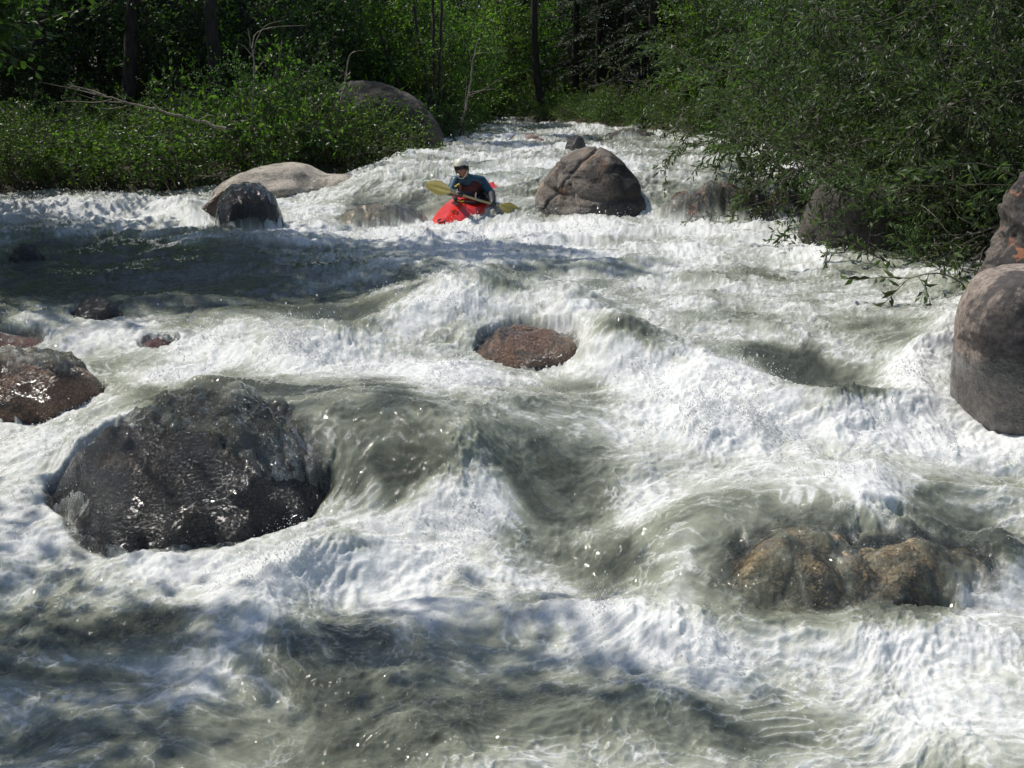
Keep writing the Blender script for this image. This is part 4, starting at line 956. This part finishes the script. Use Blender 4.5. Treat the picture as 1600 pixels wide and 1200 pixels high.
# deck ridge and chine lines
V[:, :, 2] += np.where(up_[None], .018 * np.exp(-(yy[None] / .22) ** 2), 0)
caps = np.vstack([V.reshape(-1, 3), [[xk[0], 0, rk[0] + .03]], [[xk[-1], 0, rk[-1]]]])
f2 = np.array([[(j + 1) % mm_, j, n * mm_] for j in range(mm_)] + [[(n - 1) * mm_ + j, (n - 1) * mm_ + (j + 1) % mm_, n * mm_ + 1] for j in range(mm_)])
mesh_np('hull', caps, [grid_faces(n, mm_, True), f2[:, ::-1]], RED, kay)
def ring(name, cx, a, b, z0, r, mat, parent, tilt=0):
    t_ = np.linspace(0, 2 * np.pi, 49); P = np.stack([cx + a * np.cos(t_), b * np.sin(t_), z0 + tilt * np.cos(t_)], -1)
    tb = Tubes(); tb.tube(P, r, r, 8); return tb.build(name, mat, parent)
ring('cockpit_rim', -.03, .44, .27, .195, .018, BLK, kay, .03)
ring('grab_loop', 1.16, .06, .05, .17, .009, BLK, kay)
# small black emblem on the bow deck
ev = []; ef = []
for i in range(5):
    a = i * 1.2566; cx, cy = .78 + .042 * math.cos(a), .05 + .042 * math.sin(a)
    b0 = len(ev)
    for j in range(5):
        t_ = a + j * 1.2566 * 1; rr_ = .024 if j % 2 == 0 else .016
        ev.append((cx + rr_ * math.cos(t_), cy + rr_ * math.sin(t_)))
    ef.append(tuple(range(b0, b0 + 5)))
ev = np.array(ev)
def deck_z(x_, y_):
    sx = np.where(x_ > 0, x_ / 1.26, x_ / .84); w_ = np.interp(sx, s_, wk); d_ = np.interp(sx, s_, dk); r_ = np.interp(sx, s_, rk)
    u = np.clip(np.abs(y_) / w_, 0, .99); cc = u ** (1 / ex); kk_ = np.sqrt(1 - cc ** 2)
    return r_ + d_ * kk_ ** ex * (1 - .15 * cc) + .018 * np.exp(-((y_ / w_) / .22) ** 2)
me = bpy.data.meshes.new('emblem'); me.from_pydata([(x_, y_, float(deck_z(np.array(x_), np.array(y_))) + .006) for x_, y_ in ev], [], ef); me.materials.append(BLK)
o = bpy.data.objects.new('emblem', me); C.objects.link(o); o.parent = kay

# ---------------------------------------------------------------- the paddler
def A3(px, py, Y): return Vector(at(px, py, Y))
def evaluated(o, name, mat, parent):
    dg = bpy.context.evaluated_depsgraph_get(); dg.update()
    me = bpy.data.meshes.new_from_object(o.evaluated_get(dg)); old = o.data
    bpy.data.objects.remove(o, do_unlink=True)
    me.name = name; me.materials.clear(); me.materials.append(mat)
    me.polygons.foreach_set('use_smooth', np.full(len(me.polygons), True))
    r = bpy.data.objects.new(name, me); C.objects.link(r); r.parent = parent; return r
def skin_obj(verts, edges, rad, sub=2):
    """tapered round limbs along edges, overlapping at the joints, to be fused into one surface"""
    Vs, Fs, nn = [], [], 0
    rr_ = [(r_[0] + r_[1]) / 2 if isinstance(r_, tuple) else r_ for r_ in rad]
    n_ = 16
    for a_, b_ in edges:
        A_, B_ = np.array(tuple(verts[a_])), np.array(tuple(verts[b_])); ra, rb = rr_[a_], rr_[b_]
        ax = B_ - A_; L_ = np.linalg.norm(ax) + 1e-9; ax = ax / L_
        ref = np.array([0, 0, 1.]) if abs(ax[2]) < .8 else np.array([1., 0, 0])
        u_ = np.cross(ax, ref); u_ /= np.linalg.norm(u_); v_ = np.cross(ax, u_)
        prof = [(-ra * math.cos(t), ra * math.sin(t)) for t in np.linspace(.12, math.pi / 2, 6)] + [(L_ + rb * math.sin(t), rb * math.cos(t)) for t in np.linspace(0, math.pi / 2 - .12, 6)]
        th_ = np.arange(n_) * 2 * np.pi / n_
        V_ = np.array([A_ + ax * p_ + (u_ * math.cos(t) + v_ * math.sin(t)) * q__ for p_, q__ in prof for t in th_])
        Vs.append(V_); m__ = len(prof)
        Fs += [tuple(int(x) + nn for x in f) for f in grid_faces(m__, n_, True)] + [tuple(nn + k for k in range(n_))[::-1], tuple(nn + (m__ - 1) * n_ + k for k in range(n_))]
        nn += len(V_)
    me = bpy.data.meshes.new('t'); me.from_pydata(np.vstack(Vs).tolist(), [], Fs); o = bpy.data.objects.new('t', me); C.objects.link(o)
    bm_ = bmesh.new(); bm_.from_mesh(me); bmesh.ops.recalc_face_normals(bm_, faces=bm_.faces); bm_.to_mesh(me); bm_.free()
    return o
def fuse(objs, name, mat, parent, voxel, smooth=4):
    """one continuous surface out of overlapping pieces"""
    dg = bpy.context.evaluated_depsgraph_get(); dg.update()
    Vs, Fs, nn = [], [], 0
    for o in objs:
        me = bpy.data.meshes.new_from_object(o.evaluated_get(dg)); 
        Vs += [tuple(v.co) for v in me.vertices]; Fs += [tuple(nn + i for i in p.vertices) for p in me.polygons]; nn = len(Vs)
    for o in objs: bpy.data.objects.remove(o, do_unlink=True)
    me = bpy.data.meshes.new('t'); me.from_pydata(Vs, [], Fs); o = bpy.data.objects.new('t', me); C.objects.link(o)
    md = o.modifiers.new('r', 'REMESH'); md.mode = 'VOXEL'; md.voxel_size = voxel
    sm = o.modifiers.new('m', 'SMOOTH'); sm.iterations = smooth; sm.factor = .5
    return evaluated(o, name, mat, parent)
PO = KO + uv_ * .10
per = empty('person', PO)
tag(per, 'kayaker in teal jacket, dark red vest and white helmet gripping a yellow paddle', 'person')
def rel(v): return Vector(v) - PO
pel = rel(KO + uv_ * .10 - hv * .08)
sL, sR = rel(A3(712, 283, 16.10)), rel(A3(752, 283, 16.30))         # shoulders, as seen left and right
che = (sL + sR) / 2 + Vector((0, .02, -.12)); nb = (sL + sR) / 2 + Vector((-.02, -.03, .05))
HC = rel(A3(721.5, 264, 15.98))
eL, eR = rel(A3(704, 300, 15.95)), rel(A3(768, 303, 16.22))
# the paddle: from the near blade at left to the far blade at right
pA, pB = rel(A3(684, 293.5, 15.25)), rel(A3(797, 327.5, 15.98))
pd = (pB - pA).normalized()
def on_shaft(px):
    t_ = (px - 684) / 113.; return pA + (pB - pA) * t_
hL, hR = on_shaft(717), on_shaft(769)
wL = hL + (eL - hL).normalized() * .085; wR = hR + (eR - hR).normalized() * .085
midd = pel.lerp(che, .5)
fwdv = Vector((-.42, -.88, -.1)).normalized()
hipL, hipR = pel + lv * -.11, pel + lv * .11
def leg(sd): # thighs and shins reach forward inside the hull
    return [pel + lv * .12 * sd, pel + hv * .42 + lv * .2 * sd - uv_ * .06, pel + hv * .80 + lv * .12 * sd - uv_ * .16, pel + hv * .92 + lv * .1 * sd - uv_ * .12]
verts = [pel, midd, che, nb, nb.lerp(HC, .5), sL, eL, wL, sR, eR, wR] + leg(1) + leg(-1)
edges = [(0, 1), (1, 2), (2, 3), (3, 4), (3, 5), (5, 6), (6, 7), (3, 8), (8, 9), (9, 10), (0, 11), (11, 12), (12, 13), (13, 14), (0, 15), (15, 16), (16, 17), (17, 18)]
rad = [.11, .11, .10, .058, .052, .056, .042, .030, .056, .042, .030, .08, .06, .045, .03, .08, .06, .045, .03]
torso = skin_obj(verts, edges, rad)
# head: shaped from a sphere, facing the camera and a little to the left
bm = bmesh.new(); bmesh.ops.create_icosphere(bm, subdivisions=5, radius=1)
hf = Vector((-.30, -.93, -.18)).normalized(); hs = Vector((0, 0, 1)).cross(hf).normalized(); hu = hf.cross(hs).normalized()
hs = Matrix.Rotation(R(8), 3, hf) @ hs; hu = Matrix.Rotation(R(8), 3, hf) @ hu
def G(p, c_, s__): return math.exp(-((p - Vector(c_)).length / s__) ** 2)
for v in bm.verts:
    p = v.co.copy()                          # x forward, y to its left, z up
    x_, y_, z_ = p
    q_ = Vector((x_ * .098, y_ * .076, z_ * .118))
    if z_ < 0: q_.y *= 1 - .28 * z_ * z_ ; q_.x *= 1 - .10 * z_ * z_
    if x_ > 0:
        q_.x += .026 * G(p, (1, 0, -.12), .17) + .012 * G(p, (1, 0, .08), .13)      # nose
        q_.x -= .012 * (G(p, (.9, .34, .06), .17) + G(p, (.9, -.34, .06), .17))      # eye sockets
        q_.x += .008 * G(p, (.9, 0, .3), .4) + .012 * G(p, (.7, 0, -.8), .25)         # brow, chin
        q_.x += .007 * G(p, (.95, 0, -.42), .12) - .006 * G(p, (.95, 0, -.50), .06)   # lips
    v.co = q_
HM = Matrix((hf, hs, hu)).transposed()
for v in bm.verts: v.co = HM @ v.co + HC
for sd in (1, -1):
    e_ = bmesh.ops.create_icosphere(bm, subdivisions=2, radius=1)['verts']
    for v in e_: v.co = HM @ Vector((v.co.x * .016 - .005, v.co.y * .009 + sd * .078, v.co.z * .03 - .005)) + HC
me = bpy.data.meshes.new('t'); bm.to_mesh(me); bm.free(); hd = bpy.data.objects.new('t', me); C.objects.link(hd)
# hands: palm and five fingers closed round the shaft
def hand_chains(h, wri, thumb_dir, grow_=0.):
    """h: centre of the grip; wri: wrist; fingers lie side by side along the shaft"""
    ax = pd; back = (wri - h); back -= ax * back.dot(ax); back.normalize()       # from shaft towards the wrist
    up1 = ax.cross(back).normalized()
    if up1.z < 0: up1 = -up1
    objs = []
    palm_c = h + back * .030 + up1 * .012
    pv = [wri, wri.lerp(palm_c, .5), palm_c - ax * .0, palm_c - back * .012 + up1 * .008]
    objs.append(skin_obj(pv, [(0, 1), (1, 2), (2, 3)], [(.026 + grow_, .02 + grow_), (.032 + grow_, .02 + grow_), (.040 + grow_, .018 + grow_), (.036 + grow_, .016 + grow_)], 2))
    for i, ln in enumerate((.92, 1.0, .95, .78)):
        off = ax * ((i - 1.5) * .020) * (1 if thumb_dir > 0 else -1) * -1
        R_ = .027
        pts = []
        for a in (20, 75, 130, 185, 235):
            aa = R(a * ln); pts.append(h + off + (back * math.cos(aa) + up1 * math.sin(aa)) * R_)
        objs.append(skin_obj([palm_c + off * .9] + pts, [(j, j + 1) for j in range(5)], [.010 + grow_, .0098 + grow_, .0095 + grow_, .009 + grow_, .0085 + grow_, .007 + grow_], 1))
    tb_ = palm_c + ax * .034 * thumb_dir
    pts = [wri.lerp(palm_c, .6) + ax * .018 * thumb_dir, tb_ + up1 * -.012, h + ax * .045 * thumb_dir - up1 * .026, h + ax * .032 * thumb_dir - up1 * .022 - back * .02]
    objs.append(skin_obj(pts, [(0, 1), (1, 2), (2, 3)], [.014 + grow_, .012 + grow_, .0105 + grow_, .008 + grow_], 1))
    return objs
fuse([torso, hd] + hand_chains(hL, wL, 1) + hand_chains(hR, wR, -1), 'body', SKIN, per, .008, 2)
for h, wri, td in ((hL, wL, 1), (hR, wR, -1)):
    cuff = skin_obj([wri, wri.lerp(wri + (wri - h), .9)], [(0, 1)], [.036, .045], 1)
    fuse(hand_chains(h, wri, td, .0045) + [cuff], 'glove', BLK, per, .006, 2)
# jacket: sleeves and shoulders, over the arms; black forearms
jv = [pel + uv_ * .02, midd, che, nb, sL, sL.lerp(eL, .5), eL, sR, sR.lerp(eR, .5), eR, nb.lerp(HC, .28)]
je = [(0, 1), (1, 2), (2, 3), (3, 4), (4, 5), (5, 6), (3, 7), (7, 8), (8, 9), (3, 10)]
fuse([skin_obj(jv, je, [.135, .135, .130, .070, .082, .072, .058, .082, .072, .058, .062])], 'jacket', TEAL, per, .012, 4)
for e__, wri in ((eL, wL), (eR, wR)):
    fuse([skin_obj([e__ + (e__ - wri) * .10, e__.lerp(wri, .5), wri], [(0, 1), (1, 2)], [.064, .055, .046], 2)], 'forearm_sleeve', BLK, per, .009, 3)
# life vest: barrel round the torso, open at the neck
def vest(name, mat, z0, z1, a, b, grow_=0., arc=(0, 2 * np.pi), rr_=.03):
    ax_ = (nb - pel).normalized(); ff = (fwdv - ax_ * fwdv.dot(ax_)).normalized(); sd = ax_.cross(ff)
    N_, M_ = 26, 56; V = []
    t0 = np.linspace(0, 1, N_); t1 = np.linspace(arc[0], arc[1], M_)
    for t_ in t0:
        cc = pel.lerp(nb, z0 + (z1 - z0) * t_); puff = 1 - .16 * abs(2 * t_ - 1) ** 4 + .02 * math.sin(t_ * 18)
        for u in t1:
            k_ = puff * (1 - .28 * max(0, t_ - .7) / .3 * abs(math.sin(u)))
            V.append(cc + ff * (a + grow_) * math.cos(u) * k_ + sd * (b + grow_) * math.sin(u) * k_)
    o = mesh_np(name, np.array([tuple(v) for v in V]), grid_faces(N_, M_), mat, per)
    md = o.modifiers.new('thick', 'SOLIDIFY'); md.thickness = rr_; md.offset = -1
    bv = o.modifiers.new('round', 'BEVEL'); bv.width = .008; bv.segments = 2; bv.limit_method = 'ANGLE'
    return o
vest('life_vest', MAROON, .10, .90, .172, .172)
vest('vest_side_panel', BLK, .16, .78, .172, .170, .004, (.75, 1.5), .012)
vest('vest_side_panel', BLK, .16, .78, .172, .170, .004, (-1.5, -.75), .012)
vest('vest_zip', BLK, .16, .80, .172, .172, .005, (-.05, .05), .01)
def strap(name, mat, pts, r_, flat=1.):
    tb = Tubes(); P = catmull([tuple(p_) for p_ in pts], 24); tb.tube(P, r_, r_, 6); return tb.build(name, mat, per)
axu = (nb - pel).normalized(); ffv = (fwdv - axu * fwdv.dot(axu)).normalized(); sdv = axu.cross(ffv)
for sg, mt in ((1, STRAP), (-1, BLK)):
    sh = (sR if sg * sdv.x > 0 else sL)
    m0 = nb.lerp(sh, .52)
    strap('shoulder_strap', STRAP if sh is sR else BLK, [m0 - ffv * .09 + axu * .02, m0 + axu * .075, m0 + ffv * .10 + axu * .02, m0 + ffv * .165 - axu * .10, m0 + ffv * .17 - axu * .2], .017)
strap('waist_strap', STRAP, [rel(A3(745, 299, 16.0)) + ffv * .03, rel(A3(744, 305, 15.98)) + ffv * .03, rel(A3(746, 311, 15.97)) + ffv * .02], .012)
tb = Tubes(); tb.tube([rel(A3(711, 292, 15.86)), rel(A3(718, 287, 15.84))], .016, .012, 6); tb.build('knife_sheath', YEL2, per)
# helmet: shell with ear pieces and a chin strap; glasses
def shell(name, mat, ax, ay, az, zmin, front_cut, thick, dz=0., back=0.):
    V = []; N_, M_ = 26, 60
    for i in range(N_):
        for j in range(M_):
            u = 2 * math.pi * j / M_
            lo = zmin + (front_cut if math.cos(u) > .1 else 0) * ss(.1, .55, math.cos(u)) if True else zmin
            ph = math.pi / 2 - (math.pi / 2 - lo) * i / (N_ - 1)
            p = Vector((math.cos(ph) * math.cos(u) * ax + back, math.cos(ph) * math.sin(u) * ay, math.sin(ph) * az + dz))
            V.append(HM @ p + HC)
    o = mesh_np(name, np.array([tuple(v) for v in V]), grid_faces(N_, M_, True), mat, per)
    md = o.modifiers.new('thick', 'SOLIDIFY'); md.thickness = thick; md.offset = -1
    return o
shell('helmet', CREAM, .124, .100, .142, .18, .22, .012, .012)
shell('helmet_lining', BLK, .115, .095, .128, -.52, .80, .012, .006)
tb = Tubes()
for sd in (1, -1):
    P = [HM @ Vector(v) + HC for v in ((.02, sd * .096, .0), (.045, sd * .084, -.06), (.075, sd * .03, -.118), (.08, 0, -.124))]
    tb.tube(catmull([tuple(p_) for p_ in P], 12), .008, .008, 6)
tb.build('chin_strap', STRAP, per)
tb = Tubes(); tb.tube(catmull([tuple(HM @ Vector(v) + HC) for v in ((.02, .088, .018), (.092, .06, .018), (.106, 0, .022), (.092, -.06, .018), (.02, -.088, .018))], 20), .013, .013, 6); tb.build('glasses', GLASS, per)
# spray skirt: dark skirt from the waist down to the cockpit rim
N_, M_ = 16, 56; V = []
for i in range(N_):
    t_ = i / (N_ - 1); f_ = t_ ** 1.6
    for j in range(M_):
        u = 2 * math.pi * j / M_
        inner = pel + axu * .15 + ffv * .16 * math.cos(u) + sdv * .17 * math.sin(u)
        outer = rel(KM @ Vector((-.03 + .47 * math.cos(u), .295 * math.sin(u), .20 + .03 * math.cos(u) - .02 * t_)))
        wob = .012 * math.sin(u * 7 + t_ * 5) * math.sin(math.pi * t_)
        V.append(inner.lerp(outer, t_) + uv_ * (wob - .09 * math.sin(math.pi * t_) * (1 - t_)))
o = mesh_np('spray_skirt', np.array([tuple(v) for v in V]), grid_faces(N_, M_, True), BLK, per)
md = o.modifiers.new('thick', 'SOLIDIFY'); md.thickness = .006
tb = Tubes(); tb.tube(catmull([tuple(rel(KM @ Vector(v))) for v in ((.43, .03, .24), (.50, .04, .262), (.51, 0, .262), (.50, -.04, .262), (.43, -.03, .24))], 14), .010, .010, 6); tb.build('skirt_grab_loop', YEL2, per)

# ---------------------------------------------------------------- the paddle, held in both hands
padm = empty('paddle', PO + (pA + pB) / 2); tag(padm, 'yellow double bladed paddle held across the kayaker, left blade raised', 'paddle')
mid = (pA + pB) / 2
tb = Tubes(); tb.tube([pA - mid + pd * .05, pB - mid - pd * .05], .0165, .0165, 12); tb.build('shaft', SHAFT, padm)
view = Vector((0, -1, .08)).normalized()
for end, sg, tw in ((pA, -1, 8), (pB, 1, -28)):
    ax = pd * sg; nrm_ = (view - ax * view.dot(ax)).normalized(); nrm_ = Matrix.Rotation(R(tw), 3, ax) @ nrm_; wd = ax.cross(nrm_)
    V = []; N_, M_ = 30, 17
    for i in range(N_):
        t_ = i / (N_ - 1); x_ = -.21 + .42 * t_
        hw = .088 * math.sin(math.pi * min(1, t_ ** .8)) ** .55 * (.55 + .45 * ss(0, .5, t_)) + .014
        if i == N_ - 1: hw = .03
        for j in range(M_):
            v_ = 2 * j / (M_ - 1) - 1
            V.append(end - mid + ax * x_ + wd * hw * v_ + nrm_ * (.018 * (1 - t_) * math.exp(-(v_ * hw / .02) ** 2) + .02 * v_ * v_ * hw / .1 - .0 + .03 * (t_ - .5) ** 2))
    o = mesh_np('blade', np.array([tuple(v) for v in V]), grid_faces(N_, M_), YEL, padm)
    md = o.modifiers.new('thick', 'SOLIDIFY'); md.thickness = .008; md.offset = 0
